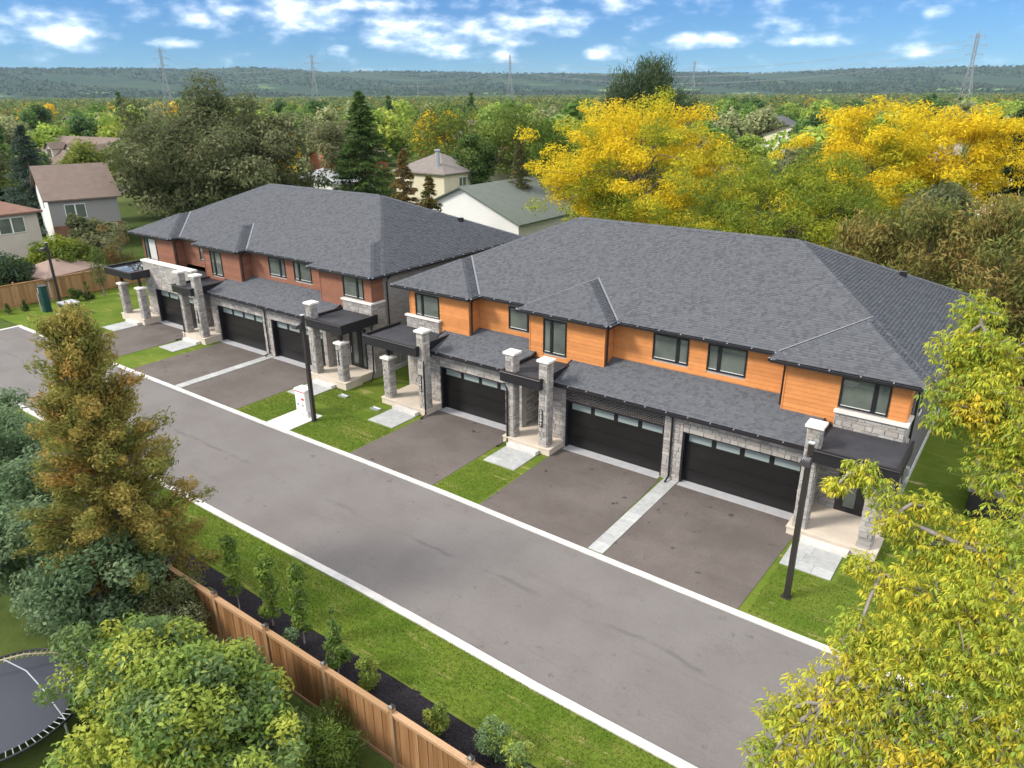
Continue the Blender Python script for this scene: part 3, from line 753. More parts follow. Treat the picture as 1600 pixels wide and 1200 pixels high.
        for xx in (x0, x1):
            f = MB(); e0 = .0; f.hexa([(xx - .03, ye, ze - .12), (xx + .03, ye, ze - .12), (xx + .03, ywall, zw - .12), (xx - .03, ywall, zw - .12), (xx - .03, ye, ze + .035), (xx + .03, ye, ze + .035), (xx + .03, ywall, zw + .035), (xx - .03, ywall, zw + .035)]); f.build('rake_flashing', m_black, o)
        gut((x0, ye, ze), (x1, ye, ze))
    if not left: lroof(X(-24.75), X(-18.9), 41)
    lroof(X(-16.85), X(-5.42), 42)
    if left:
        fr = MB(); fr.box(X(-25.1), X(-18.7), 26.5, 28.45, Z(3.5), Z(3.62)); fr.build('flat_roof', m_memb, t)
        cp = MB(); cp.box(X(-25.16), X(-18.6), 26.1, 26.56, Z(4.3), Z(4.42)); cp.build('parapet_cap', m_cap, t)
    # --- porches: slab, step, columns, canopies
    for i, (a, b, yb2) in enumerate(((-27.15, -23.98, 27.3), (-18.95, -16.32, 28.2), (-5.6, -2.5, 27.3))):
        s = MB(); s.box(X(a), X(b), 24.95, 26.19 if i != 9 else yb2, -.2, Z(.30)); s.box(X(a) - .03, X(b) + .03, 24.91, 26.18, Z(.30), Z(.36))
        s.box(X(max(a, ents[i][0])), X(min(b, ents[i][1])), 26.19, yb2, -.2, Z(.355))
        s.build('porch_slab', m_beige, t)
        st = MB(); x0 = (-26.05, -18.5, -5.0)[i]; st.box(X(x0), X(x0 + 1.65), 24.6, 24.905, -.1, .20); st.build('porch_step', m_conc, t)
    zc = Z(.36)
    tall = Z(4.48); short = Z(2.55)
    cols = [(-27.02, short, 0, .8), (-24.45, tall if not left else short, 1, 1.0), (-18.87, tall, 1, .9), (-17.0, tall, 1, 1.1), (-5.45, tall, 1, 1.2), (-3.2, short, 0, .7)]
    for i, (x, z, c, vs) in enumerate(cols):
        column(t, X(x), 25.02, zc, z, seed=400 + 10 * i, vis=vs)
        if z == short:
            bk = MB(); bk.box(X(x) + .17, X(x) + .33, 25.19, 25.35, z + .1, Z(3.30)); bk.build('canopy_post', m_black, t)
    canopy(t, X(-28.05), X(-24.25), 24.78, 27.55, Z(3.25), Z(3.75), water=left)
    canopy(t, X(-18.98), X(-16.75), 24.78, 27.55, Z(3.22), Z(3.70))
    canopy(t, X(-5.25), X(-2.3), 24.82, 27.55, Z(3.25), Z(3.75))
    # --- downspouts
    if not left: downspout(t, [(X(-24.0), 25.75, Z(3.2)), (X(-24.02), 25.05, Z(3.0)), (X(-23.97), 24.98, Z(2.7)), (X(-23.97), 24.95, .12), (X(-23.9), 24.5, .08)])
    downspout(t, [(X(-18.95), 25.72, Z(3.2)), (X(-18.9), 25.05, Z(3.0)), (X(-18.72), 24.96, Z(2.75)), (X(-18.72), 24.96, .12), (X(-18.85), 24.3, .07)])
    downspout(t, [(X(-11.0), 25.76, Z(3.18)), (X(-10.97), 26.1, Z(2.95)), (X(-10.95), 26.1, .2), (X(-10.95), 25.75, .1)])
    downspout(t, [(X(-22.95), 27.95, Z(5.82)), (X(-22.98), 27.72, Z(5.6)), (X(-22.99), 27.7, Z(3.95))])
    downspout(t, [(X(-15.02), 27.95, Z(5.82)), (X(-15.05), 27.72, Z(5.6)), (X(-15.06), 27.7, Z(3.95))])
    downspout(t, [(X(-7.5), 27.9, Z(5.82)), (X(-7.2), 27.72, Z(5.6)), (X(-7.2), 27.7, Z(3.95))])
    downspout(t, [(X(-2.25), 28.75, Z(5.84)), (X(-2.5), 28.72, Z(5.6)), (X(-2.58), 28.7, Z(5.4)), (X(-2.58), 28.7, .2), (X(-2.35), 28.5, .08)])
    downspout(t, [(X(-2.35), 27.35, Z(3.3)), (X(-2.5), 27.2, Z(3.1)), (X(-2.55), 27.15, .45), (X(-2.2), 26.6, .1)])
    # number plates on the columns
    if not left:
        number_plate(t, X(-24.33), 25.005, Z(1.35), digits[0]); number_plate(t, X(-16.9), 25.005, Z(1.35), digits[1])
    else:
        number_plate(t, X(-16.9), 25.005, Z(1.35), digits[1]); number_plate(t, X(-3.1), 25.005, Z(1.35), digits[2])
    # meters on the right-hand wall
    for yy, zz, sz in ((29.3, 1.5, .28), (29.75, 1.3, .22), (29.5, .9, .2)):
        mt = MB(); mt.box(X(-2.66), X(-2.45), yy, yy + sz, Z(zz), Z(zz + sz * 1.2)); mt.tube([(X(-2.55), yy + .1, .1), (X(-2.55), yy + .1, Z(zz) + .01)], .03, 6); mt.build('utility_meter', m_gal, t)
    flush_stones(stone_limit)
    return t
townhouse(0, 0, m_orange, 'townhouse block with bright orange upper siding beside the tall dark lamp post', ['3395', '3397', '3399'], False, 300)
townhouse(-27.5, .1, m_rust, 'townhouse block with rust red upper siding beside the wooden boundary fence', ['3389', '3391', '3393'], True, 0)
# ------------------------------------------------------------------ paving, small site furniture
def walkway(label, x0, x1, y0, y1, rows):
    t = thing('stone_walkway', label, 'walkway', ((x0 + x1) / 2, (y0 + y1) / 2, 0), 'stone walkways to the porches')
    r = random.Random(int(abs(x0) * 10)); y = y0; n = rows
    for k in range(n):
        ya, yb = y0 + (y1 - y0) * k / n, y0 + (y1 - y0) * (k + 1) / n
        c = [0] + sorted(r.sample([.3, .36, .45, .55, .62, .7], r.choice((1, 2)))) + [1]
        for a, b in zip(c, c[1:]):
            mb = MB(); mb.box(x0 + (x1 - x0) * a + .004, x0 + (x1 - x0) * b - .004, ya + .004, yb - .004, -.05, .045 + r.uniform(0, .006)); mb.build('slab', m_paver, t)
for lab, x0 in (('grey slab walkway to the porch of number 3395 on the lawn by the utility cabinet', -26.08), ('grey slab walkway between two driveways of the orange townhouses', -18.55), ('grey slab walkway beside the tall lamp post and yellow leafed tree', -5.2),
                ('pale slab walkway by the big lawn at the rust red townhouse end', -53.6), ('pale slab walkway between two driveways of the rust red townhouses', -46.0), ('pale slab walkway beside the white utility cabinet', -32.6)):
    walkway(lab, x0, x0 + 1.72, 22.9, 24.58, 3)
def strip(label, x0, x1, y1):
    t = thing('paver_strip', label, 'paving', ((x0 + x1) / 2, 22.5, 0), 'paver strips between driveways')
    y = 19.72; k = 0
    while y < y1 - .1:
        e = min(y + .62, y1); mb = MB(); mb.box(x0, x1, y + .004, e - .004, -.05, .05 + .004 * (k % 2)); mb.build('paver', m_paver, t); y = e; k += 1
strip('light grey paver strip between the driveways of the orange townhouses', -11.14, -10.53, 26.15)
strip('light grey paver strip between the driveways of the rust red townhouses', -38.63, -38.02, 26.15)
mb = MB(); mb.box(-30.1, -28.35, 19.72, 21.85, -.1, .045); tag(mb.build('concrete_pad', m_conc, loc=(-29.2, 20.8, 0)), 'plain concrete pad under the white utility cabinet by the kerb', 'pad')

def cabinet():
    x0, x1, y0, y1 = -29.75, -28.95, 21.35, 21.85
    t = thing('utility_cabinet', 'white metal utility cabinet with red warning labels on the concrete pad', 'cabinet', (-29.35, 21.6, .045))
    b = MB(); b.box(x0, x1, y0, y1, .10, 1.36); b.build('body', m_white, t)
    b = MB(); b.box(x0 + .04, x1 - .04, y0 + .04, y1 - .04, .045, .10); b.build('plinth', m_gal, t)
    b = MB(); b.box(x0 - .03, x1 + .03, y0 - .03, y1 + .03, 1.36, 1.40); b.hexa([(x0 - .03, y0 - .03, 1.40), (x1 + .03, y0 - .03, 1.40), (x1 + .03, y1 + .03, 1.40), (x0 - .03, y1 + .03, 1.40), (x0, y0, 1.46), (x1, y0, 1.46), (x1, y1, 1.46), (x0, y1, 1.46)]); b.build('lid', m_white, t)
    for a, c in ((x0 + .02, (x0 + x1) / 2 - .01), ((x0 + x1) / 2 + .01, x1 - .02)):
        d = MB(); d.box(a, c, y0 - .02, y0, .14, 1.27); o = d.build('door', m_white, t)
        h = MB(); h.box(a + .15, a + .2, y0 - .045, y0 - .02, .55, .66); h.build('handle', m_bronze, o)
    b = MB(); b.box(x0 - .005, x1 + .005, y0 - .024, y0 - .003, 1.30, 1.335); b.build('red_stripe', m_red, t)
    b = MB(); b.box((x0 + x1) / 2 + .09, x1 - .09, y0 - .03, y0 - .02, .88, .99); b.build('warning_label', m_red, t)
    b = MB(); b.box(x1 + .12, x1 + .24, y0 - .1, y0 + .02, .045, .38); tag(b.build('conduit_box', m_gal, loc=(x1 + .18, y0, .045)), 'small grey metal box beside the white utility cabinet', 'box')
cabinet()
def lamp(label, x, y, h):
    t = thing('street_lamp', label, 'lamp', (x, y, 0), 'dark square lamp posts')
    b = MB(); w = .075; b.hexa([(x - w * 1.2, y - w * 1.2, 0), (x + w * 1.2, y - w * 1.2, 0), (x + w * 1.2, y + w * 1.2, 0), (x - w * 1.2, y + w * 1.2, 0), (x - w, y - w, h), (x + w, y - w, h), (x + w, y + w, h), (x - w, y + w, h)]); b.build('post', m_bronze, t)
    b = MB(); b.box(x - .09, x + .09, y - .09, y + .09, h, h + .035); b.build('post_cap', m_gal, t)
    b = MB(); b.box(x - .05, x + .05, y - .2, y - .07, h - .5, h - .34); b.build('bracket', m_bronze, t)
    b = MB(); z = h - .55
    b.hexa([(x - .17, y - .56, z), (x + .17, y - .56, z), (x + .15, y - .17, z), (x - .15, y - .17, z), (x - .14, y - .52, z + .13), (x + .14, y - .52, z + .13), (x + .12, y - .2, z + .19), (x - .12, y - .2, z + .19)]); o = b.build('lamp_head', m_bronze, t)
    b = MB(); b.box(x - .13, x + .13, y - .52, y - .22, z - .015, z - .002); b.build('lens', m_frost, o)
    b = MB()
    for k in range(5): b.box(x - .10 + k * .045, x - .085 + k * .045, y - .45, y - .24, z + .12, z + .19)
    b.build('cooling_fins', m_gal, o, kind='stuff')
    b = MB(); b.box(x - .16, x + .16, y - .16, y + .16, -.02, .03); b.build('base_plate', m_bronze, t)
lamp('tall dark lamp post on the lawn beside the yellow leafed tree', -4.42, 21.2, 5.65)
lamp('dark lamp post beside the white utility cabinet', -28.28, 21.25, 5.6)
lamp('dark lamp post in front of the wooden boundary fence by the green pedestal', -62.4, 23.95, 5.0)

t = thing('meter_pedestal', 'dark green meter pedestal with pale meter in front of the wooden fence', 'pedestal', (-61.3, 22.5, 0))
b = MB(); b.box(-61.55, -61.05, 22.3, 22.75, 0, 2.0); b.build('body', m_green, t)
b = MB(); b.box(-61.6, -61.0, 22.25, 22.8, 2.0, 2.06); b.build('lid', m_trans, t)
b = MB(); b.box(-61.72, -61.55, 22.3, 22.6, 1.45, 1.85); b.build('meter_box', m_gal, t)
b = MB(); b.tube([(-61.65, 22.22, 0), (-61.65, 22.22, 1.5)], .045, 8); b.build('conduit', m_gal, t)
t = thing('pad_transformer', 'low dark green pad transformer on the lawn near the wooden fence', 'transformer', (-59.0, 23.2, 0))
b = MB(); b.box(-59.6, -58.4, 22.7, 23.7, .1, .9); b.build('body', m_trans, t)
b = MB(); b.box(-59.66, -58.34, 22.64, 23.76, .9, .99); b.build('lid', m_gal, t)
b = MB(); b.box(-59.8, -58.2, 22.5, 23.9, 0, .1); b.build('pad', m_conc, t)
for lab, x, y in (('grey splash block on the grass at the rust red corner porch', -29.5, 24.3), ('grey splash block on the grass beside the porch of number 3395', -26.75, 24.1), ('pale splash block on the grass under the yellow leafed tree', -2.7, 24.4)):
    b = MB(); b.box(x - .3, x + .3, y - .14, y + .14, .01, .05); b.box(x - .3, x + .3, y - .14, y - .10, .05, .09); b.box(x - .3, x + .3, y + .10, y + .14, .05, .09); b.box(x + .26, x + .3, y - .1, y + .1, .05, .09)
    tag(b.build('splash_block', m_gal, loc=(x, y, .01)), lab, 'splash block', 'downspout splash blocks')

# ------------------------------------------------------------------ fences
def board_fence(label, p0, p1, h, npan, mb_, mr, posts=True, caps=True, group=None, inner=True, bw=.15):
    p0, p1 = Vector((*p0, 0)), Vector((*p1, 0)); L = (p1 - p0).length; d = (p1 - p0) / L; ang = math.atan2(d.y, d.x)
    t = thing('board_fence', label, 'fence', tuple(p0)); t.rotation_euler = (0, 0, ang)
    old = LOC[t.name]; LOC[t.name] = (0, 0, 0)
    bm = MB(); bm.box(0, bw - .006, -.012, .012, .06, h - .05); bme = bm.mesh('board', mb_)
    bm = MB(); bm.box(-.06, .06, -.06, .06, -.2, h + .14); pme = bm.mesh('post', mr)
    bm = MB(); bm.box(-.07, .07, -.07, .07, h + .14, h + .165); bm.hexa([(-.07, -.07, h + .165), (.07, -.07, h + .165), (.07, .07, h + .165), (-.07, .07, h + .165), (-.02, -.02, h + .20), (.02, -.02, h + .20), (.02, .02, h + .20), (-.02, .02, h + .20)]); cme = bm.mesh('post_cap', m_black)
    w = L / npan
    for i in range(npan + 1):
        if posts:
            o = link('post', pme, t); o.location = (i * w, 0, 0)
            if caps: c = link('post_cap', cme, o)
        if i == npan: break
        r = MB(); a, b = i * w + .06, (i + 1) * w - .06
        r.box(a, b, -.075, .075, h - .045, h); r.build('top_rail', mr, t)
        r = MB(); r.box(a, b, -.045, -.014, .12, .24); r.build('bottom_rail', mr, t)
        r = MB(); r.box(a, b, -.035, -.014, h - .15, h - .046); r.build('upper_rail', mr, t)
        n = int((b - a) / bw); s = (b - a) / n
        for k in range(n):
            o = link('board', bme, t); o.location = (a + k * s, (.006 if k % 2 else -.004), random.uniform(-.015, .01)); o.rotation_euler = (random.uniform(-.006, .006), 0, 0)
    LOC[t.name] = old; return t
board_fence('tall cedar board fence with black capped posts along the mulch bed', (-32.05, 8.9), (4.4, 8.9), 1.84, 15, m_wood, m_woodl)
board_fence('cedar board boundary fence behind the green pedestal and the lawn', (-65.0, 14.0), (-63.9, 40.0), 1.85, 10, m_woodf, m_woodf, caps=False)
board_fence('cedar board fence across the back yard of the orange townhouses', (-2.6, 41.2), (6.0, 41.8), 2.0, 4, m_woodf, m_woodf, caps=False)
# slim metal fence in the gap between the blocks
t = thing('side_yard_gate', 'grey slatted gate in the gap between the two townhouse blocks', 'gate', (-28.7, 31.2, 0))
for k in range(12):
    b = MB(); b.box(-29.95 + k * .2, -29.82 + k * .2, 31.18, 31.22, .08, 1.8); b.build('slat', m_gal, t)
for z in (.25, 1.6):
    b = MB(); b.box(-30.0, -27.45, 31.22, 31.26, z, z + .08); b.build('rail', m_gal, t)

# ------------------------------------------------------------------ trampoline
def trampoline():
    cx, cy, R_ = -19.35, 3.75, 2.05; H = .8
    t = thing('trampoline', 'round dark trampoline with white springs beside the leafy bush', 'trampoline', (cx, cy, 0))
    b = MB(); n = 48; b.tube([(cx + R_ * math.cos(2 * math.pi * i / n), cy + R_ * math.sin(2 * math.pi * i / n), H) for i in range(n + 1)], .035, 8, cap=False); b.build('frame_ring', m_black, t, smooth=True)
    b = MB(); b.face([(cx + (R_ - .26) * math.cos(2 * math.pi * i / n), cy + (R_ - .26) * math.sin(2 * math.pi * i / n), H - .01) for i in range(n)]); b.build('mat', m_net, t)
    for i in range(80):
        a = 2 * math.pi * i / 80; c, s = math.cos(a), math.sin(a)
        q = MB(); q.tube([(cx + (R_ - .27) * c, cy + (R_ - .27) * s, H), (cx + (R_ - .02) * c, cy + (R_ - .02) * s, H)], .011, 5); q.build('spring', m_gal, t)
    for i in range(6):
        a = 2 * math.pi * i / 6 + .35; x, y = cx + R_ * math.cos(a), cy + R_ * math.sin(a)
        q = MB(); q.tube([(x, y, 0), (x, y, H)], .03, 6); q.build('leg', m_gal, t)
    tan_ = mat('tan_binding', (.42, .34, .25), .8)
    q = MB(); q.tube([(cx - 1.9, cy - .9, H + .25), (cx - 1.4, cy + .2, H + .42), (cx - .9, cy + 1.0, H + .45), (cx - .3, cy + 1.9, H + .2)], .022, 6); q.build('net_pole', tan_, t)
    q = MB(); q.tube([(cx - 1.15, cy + .6, H + .42), (cx - .1, cy + .75, H + .5), (cx + .9, cy + .75, H + .4), (cx + 1.9, cy + .75, H + .02)], .016, 6); q.build('net_pole', m_gal, t)
trampoline()

# ------------------------------------------------------------------ foliage
def unit(v): return v / (np.linalg.norm(v, axis=-1, keepdims=True) + 1e-9)
def leaf_quads(P, Nn, size, aspect, r, droop=0.0, axis=None):
    """diamond leaves: P positions, Nn preferred normals"""
    n = len(P); nr = unit(Nn + r.normal(0, .55, (n, 3)))
    ax = r.normal(0, 1, (n, 3)) if axis is None else axis + r.normal(0, .35, (n, 3))
    ax[:, 2] -= droop; ax = unit(ax - nr * (ax * nr).sum(1, keepdims=True)); sd = np.cross(nr, ax)
    s = size * r.uniform(.6, 1.35, (n, 1)); w = s * aspect
    tip = P + ax * s; base = P - ax * s * .55; mid = P + ax * s * .12
    fold = nr * s * .12
    V = np.stack([base, mid + sd * w * .5 + fold, tip, mid - sd * w * .5 + fold], 1)
    return V.reshape(-1, 3)
def crown_mesh(name, clumps, nleaf, size, aspect, pal, seed, m, droop=.3, jit=.16, elong=None, upbias=.25, flat=.8, fill=.35, off=(0, 0, 0)):
    """clumps: (k,4) centre+radius (+ palette weight); many leaf faces spread through the volume"""
    r = np.random.default_rng(seed); Vs = []; Cs = []; pal = np.array(pal)
    tot = sum(c[3] ** 2 for c in clumps)
    for ci, c in enumerate(clumps):
        n = max(8, int(nleaf * c[3] ** 2 / tot)); d = unit(r.normal(0, 1, (n, 3))); d[:, 2] = d[:, 2] * .9 + upbias * np.abs(d[:, 2]); d = unit(d)
        rad = c[3] * (fill + (1 - fill) * r.random((n, 1)) ** .5) * r.uniform(.85, 1.15, (n, 1))
        q = d * rad; q[:, 2] *= flat
        if elong is not None:
            e = np.array(elong(c), float); q = q + e * (q @ e)[:, None] * .9
            V = leaf_quads(np.array(c[:3]) + q, d, size, aspect, r, 0, np.tile(e, (n, 1)))
        else:
            V = leaf_quads(np.array(c[:3]) + q, d * np.array([.6, .6, 1]) + np.array([0, 0, .4]), size, aspect, r, droop)
        Vs.append(V)
        k = r.random(); w = c[4] if len(c) > 4 else k
        base = pal[min(int(w * len(pal)), len(pal) - 1)]; alt = pal[r.integers(0, len(pal), n)]
        mixw = r.random((n, 1)) * .45
        Cs.append((base * (1 - mixw) + alt * mixw) * r.uniform(1 - jit, 1 + jit, (n, 1)))
    V = np.concatenate(Vs) - np.array(off); C = np.concatenate(Cs); F = np.arange(len(V)).reshape(-1, 4)
    return raw_mesh(name, V, F, C, m)
def limbs(base, top, r0, targets, seed, mat_, parent, name='trunk', nseg=5, thin=.035):
    r = random.Random(seed); mb = MB(); b, t = Vector(base), Vector(top)
    pts = []; rad = []
    for i in range(nseg + 1):
        f = i / nseg; p = b.lerp(t, f) + Vector((r.uniform(-.04, .04), r.uniform(-.04, .04), 0)) * r0 * 6 * (f > 0); pts.append(p); rad.append(r0 * (1.15 - .75 * f))
    mb.tube(pts, rad, 8)
    for tg in targets:
        tg = Vector(tg[:3]); f = r.uniform(.45, .95); k = min(int(f * nseg), nseg - 1); s = pts[k].lerp(pts[k + 1], f * nseg - k)
        m1 = s.lerp(tg, .45) + Vector((r.uniform(-.2, .2), r.uniform(-.2, .2), r.uniform(.0, .3))) * (tg - s).length * .4
        rr = r0 * .36 * (1.1 - .5 * f)
        mb.tube([s, m1, tg], [rr, rr * .6, max(thin * .4, rr * .18)], 6, cap=False)
    return mb.build(name, mat_, parent, smooth=True)
def env_clumps(kind, cx, cy, z0, z1, rx, ry, n, cr, seed, wfun=None):
    r = np.random.default_rng(seed); out = []
    for i in range(n):
        a = r.uniform(0, 2 * math.pi)
        if kind == 'ell':
            v = unit(r.normal(0, 1, 3)); rad = r.uniform(.45, .92) * (1 if r.random() < .8 else r.uniform(1.0, 1.22)); x, y, z = v * rad; kk = 1 + .16 * math.sin(3 * a + seed) + .12 * math.sin(5 * math.atan2(y, x) + 2 * seed) + .12 * math.sin(4 * z + 2 * math.atan2(y, x) + seed); x, y, z = x * kk, y * kk, max(-1, min(1.05, z * (.85 + .15 * kk))); z = z * .5 + .5
            px, py, pz = cx + x * rx, cy + y * ry, z0 + (z1 - z0) * (z * .9 + .05)
        else:
            f = r.random() ** (1.25 if kind == 'cone' else .9)
            prof = {'cone': (1 - f) ** .8, 'column': min(1, (1 - f) * 3) * (.75 + .25 * math.sin(f * 3.1)), 'egg': math.sin(min(1, .12 + .88 * (1 - f)) ** .8 * math.pi * .62)}[kind]
            q = r.uniform(.35, .95) * prof
            px, py, pz = cx + math.cos(a) * rx * q, cy + math.sin(a) * ry * q, z0 + (z1 - z0) * f * .97
        s = cr * r.uniform(.65, 1.3)
        if kind == 'cone': s *= .45 + .65 * (1 - f)
        o = [px, py, pz, s]
        if wfun: o.append(min(.999, max(0, wfun(px, py, pz, r))))
        out.append(tuple(o))
    return out
def tree(name, label, x, y, h, rx, pal, kind='ell', z0=None, nclump=46, cr=None, nleaf=9000, size=.3, aspect=.6, seed=1, cat='tree', group=None, bark=None, matl=None, ry=None, elong=None, wfun=None, trunk_r=None, droop=.3, fill=.35, flat=.8, limb_n=10, jit=.16, upbias=.25):
    t = thing(name, label, cat, (x, y, 0), group); z0 = h * .25 if z0 is None else z0
    cr = cr or rx * .30; ry = ry or rx
    cl = env_clumps(kind, x, y, z0, h - cr * .5, rx - cr * .5, ry - cr * .5, nclump, cr, seed, wfun)
    if kind != 'ell': cl.append((x, y, h - cr * .45, cr * .5) + ((.5,) if wfun else ()))
    me = crown_mesh('crown', cl, nleaf, size, aspect, pal, seed, matl or m_leafm, droop, jit, elong, upbias, flat, fill, off=(x, y, 0))
    link('crown', me, t)
    tg = sorted(cl, key=lambda c: -c[3])[:limb_n]
    limbs((x, y, -.1), (x, y, z0 + (h - z0) * (.55 if kind == 'ell' else .9)), trunk_r or max(.05, h * .018), tg, seed, bark or m_bark, t)
    return t
OLIVE = [(.135, .155, .068), (.175, .19, .088), (.105, .125, .052), (.21, .22, .11)]
GREEN = [(.078, .135, .030), (.11, .17, .038), (.062, .108, .024), (.145, .20, .048)]
LGREEN = [(.145, .20, .035), (.185, .235, .042), (.115, .17, .030), (.235, .26, .05)]
DARKG = [(.045, .078, .026), (.062, .10, .034), (.038, .066, .022)]
YELL = [(.76, .50, .016), (.70, .47, .018), (.82, .57, .022), (.50, .42, .03), (.28, .30, .028)]
YGRN = [(.24, .29, .030), (.33, .34, .03), (.16, .23, .025), (.44, .39, .026)]
BROWN = [(.22, .14, .05), (.17, .14, .045), (.13, .125, .036), (.29, .18, .065)]
BLUEG = [(.085, .13, .092), (.12, .16, .125), (.07, .105, .07)]
CEDAR = [(.36, .29, .075), (.28, .26, .065), (.21, .235, .058), (.44, .31, .085), (.52, .30, .085)]
outw = lambda cx, cy, u: (lambda c: (lambda v: v / np.linalg.norm(v))(np.array([c[0] - cx, c[1] - cy, u])))

# --- trees behind the townhouses
tree('maple_tree', 'large olive green maple rising behind the rust red townhouses', -81.5, 51.5, 17.6, 12.6, OLIVE, nclump=210, cr=1.9, nleaf=62000, size=.32, aspect=.7, seed=21, z0=-.6, trunk_r=.4, limb_n=26)
patch = lambda x, y, z, k: .5 + .25 * math.sin(x * .55 * k + z * .9 + 1) + .25 * math.sin(y * .6 * k - z * .7 + x * .3)
YG5 = [(.80, .57, .022), (.86, .64, .026), (.72, .55, .024), (.54, .50, .034), (.33, .39, .034), (.18, .26, .034)]
gold = lambda thr: (lambda x, y, z, r: (r.random() * .45 if patch(x, y, z, 1) > thr + (.30 if z < 8.5 else 0) else .35 + r.random() * .64))
tree('locust_tree', 'big golden yellow locust tree behind the orange townhouses', -30.0, 59, 17.6, 10.4, YG5, nclump=330, cr=1.15, nleaf=66000, size=.22, aspect=.36, seed=22, z0=1.2, trunk_r=.3, limb_n=40, wfun=gold(.36), flat=.62, fill=.2)
tree('locust_tree', 'yellow green locust tree just behind the orange townhouse ridge', -15.2, 52.0, 13.2, 8.8, [(.17, .24, .03), (.23, .29, .032), (.13, .19, .026), (.32, .35, .03), (.50, .44, .03)], nclump=280, cr=1.05, nleaf=54000, size=.20, aspect=.36, seed=23, z0=1.5, trunk_r=.28, limb_n=34, flat=.62, fill=.2)
tree('locust_tree', 'broad golden locust tree beyond the yellow green locust', -13.4, 70, 16.0, 7.4, YG5, nclump=210, cr=1.1, nleaf=38000, size=.24, aspect=.36, seed=24, z0=3, limb_n=26, wfun=gold(.25), flat=.62, fill=.2)
tree('locust_tree', 'golden locust tree with green lower boughs by the far street', -7.8, 75, 16.4, 5.6, YG5, nclump=150, cr=1.1, nleaf=28000, size=.24, aspect=.36, seed=25, z0=3, limb_n=22, wfun=lambda x, y, z, r: r.random() * .45 if z > 9 or x > -6.5 else .5 + .49 * r.random(), flat=.62, fill=.2)
tree('broadleaf_tree', 'dark green tree behind the golden locust by the far street', -5.0, 92, 16.2, 4.2, DARKG, nclump=40, nleaf=7000, size=.4, seed=26, z0=3)
tree('broadleaf_tree', 'dull green tree between the two golden locust trees', -19.5, 72, 12.6, 4.2, OLIVE, nclump=44, nleaf=9000, size=.34, seed=27, z0=2)
tree('broadleaf_tree', 'olive tree in front of the golden locust by the far street', -6.6, 56.5, 10.9, 3.0, OLIVE, nclump=44, nleaf=9000, size=.26, seed=28, z0=2)
for i, (x, y, h, rr) in enumerate(((-8.6, 46.9, 9.0, 3.0), (-5.2, 46.6, 9.9, 3.2), (-1.7, 46.0, 10.5, 3.3), (1.9, 45.9, 10.2, 3.2))):
    tree('cedar_tree', ('shorter browning cedar starting the row behind the orange townhouse roof', 'browning cedar between the shorter cedar and the taller pair', 'tallest browning cedar behind the back yard cedar fence', 'browning cedar behind the grey roofed low house, ending the row')[i], x, y, h, rr, [(.34, .25, .08), (.26, .22, .065), (.19, .20, .055), (.40, .28, .09), (.16, .20, .05)], 'egg', z0=.3, nclump=130, cr=.72, nleaf=16000, size=.2, aspect=.38, seed=30 + i, group='browning cedars behind the house', elong=outw(x, y, 2.4), limb_n=8)
# tall pine with upswept tufts
tree('pine_tree', 'tall dark pine with upswept boughs behind the golden locust', -38.2, 76, 18.7, 6.6, [(.07, .105, .045), (.09, .13, .06), (.055, .085, .038)], 'egg', z0=3, nclump=150, cr=1.25, nleaf=30000, size=.40, aspect=.2, seed=41, elong=outw(-38.2, 76, 4.5), limb_n=30, trunk_r=.3)
# spruces
def spruce(label, x, y, h, rb, pal, seed, nl=9000, size=.3, group=None, matl=None):
    t = thing('spruce_tree', label, 'tree', (x, y, 0), group); r = np.random.default_rng(seed); Vs = []; Cs = []; pal = np.array(pal); mb = MB()
    nlev = int(h * 2.8); per = 8
    tot = nlev * per; each = max(6, nl // tot)
    for i in range(nlev):
        f = (i + .5) / nlev; z = h * (.06 + .93 * f); Lb = rb * (1 - f) ** .85 + .12
        for k in range(per):
            z = h * (.06 + .93 * (i + r.random()) / nlev); a = r.uniform(0, 6.283); L = Lb * r.uniform(.75, 1.12); d = np.array([math.cos(a), math.sin(a), 0])
            n = max(4, int(each * (.4 + 1.2 * (1 - f)))); tt = r.random(n) ** .7
            sag = -.32 * tt * L + .16 * tt ** 2 * L; side = np.cross(d, [0, 0, 1])
            off = r.uniform(-1, 1, n) * .30 * L * (1 - tt * .75)
            P = np.array([x, y, z]) + d * (tt * L)[:, None] + side * off[:, None]; P[:, 2] += sag - np.abs(off) * .35 + r.uniform(-.08, .08, n)
            axv = d * .8 + side * np.sign(off)[:, None] * .55; axv[:, 2] = -.35
            Vs.append(leaf_quads(P, np.tile([0, 0, 1.], (n, 1)), size, .38, r, .0, axv)); Cs.append(pal[r.integers(0, len(pal), n)] * r.uniform(.8, 1.2, (n, 1)))
            if i % 3 == 0 and k < 4: mb.tube([(x, y, z), (x + d[0] * L * .9, y + d[1] * L * .9, z - .15 * L)], [.04, .012], 4, cap=False)
    V = np.concatenate(Vs) - np.array([x, y, 0]); link('crown', raw_mesh('crown', V, np.arange(len(V)).reshape(-1, 4), np.concatenate(Cs), matl or m_leafm), t)
    mb.tube([(x, y, -.1), (x, y, h * .5), (x, y, h * .99)], [h * .018, h * .01, .02], 8); mb.build('trunk', m_bark, t)
    return t
spruce('tall green spruce behind the ridge of the rust red townhouses', -67.4, 62, 16.0, 6.2, [(.10, .17, .042), (.13, .20, .055), (.08, .135, .035)], 51, 26000, .36)
spruce('small browning spruce in front of the cream house', -49.7, 50.5, 10.9, 2.7, BROWN, 52, 10000, .26)
spruce('low browning spruce beside the white gabled house', -45.6, 49.5, 8.9, 2.5, BROWN + GREEN[:1], 53, 9000, .26)
spruce('slim olive brown conifer between the cream house and the golden locust', -47.5, 66, 11.2, 2.4, BROWN[1:3] + OLIVE[:2], 54, 6000, .26)
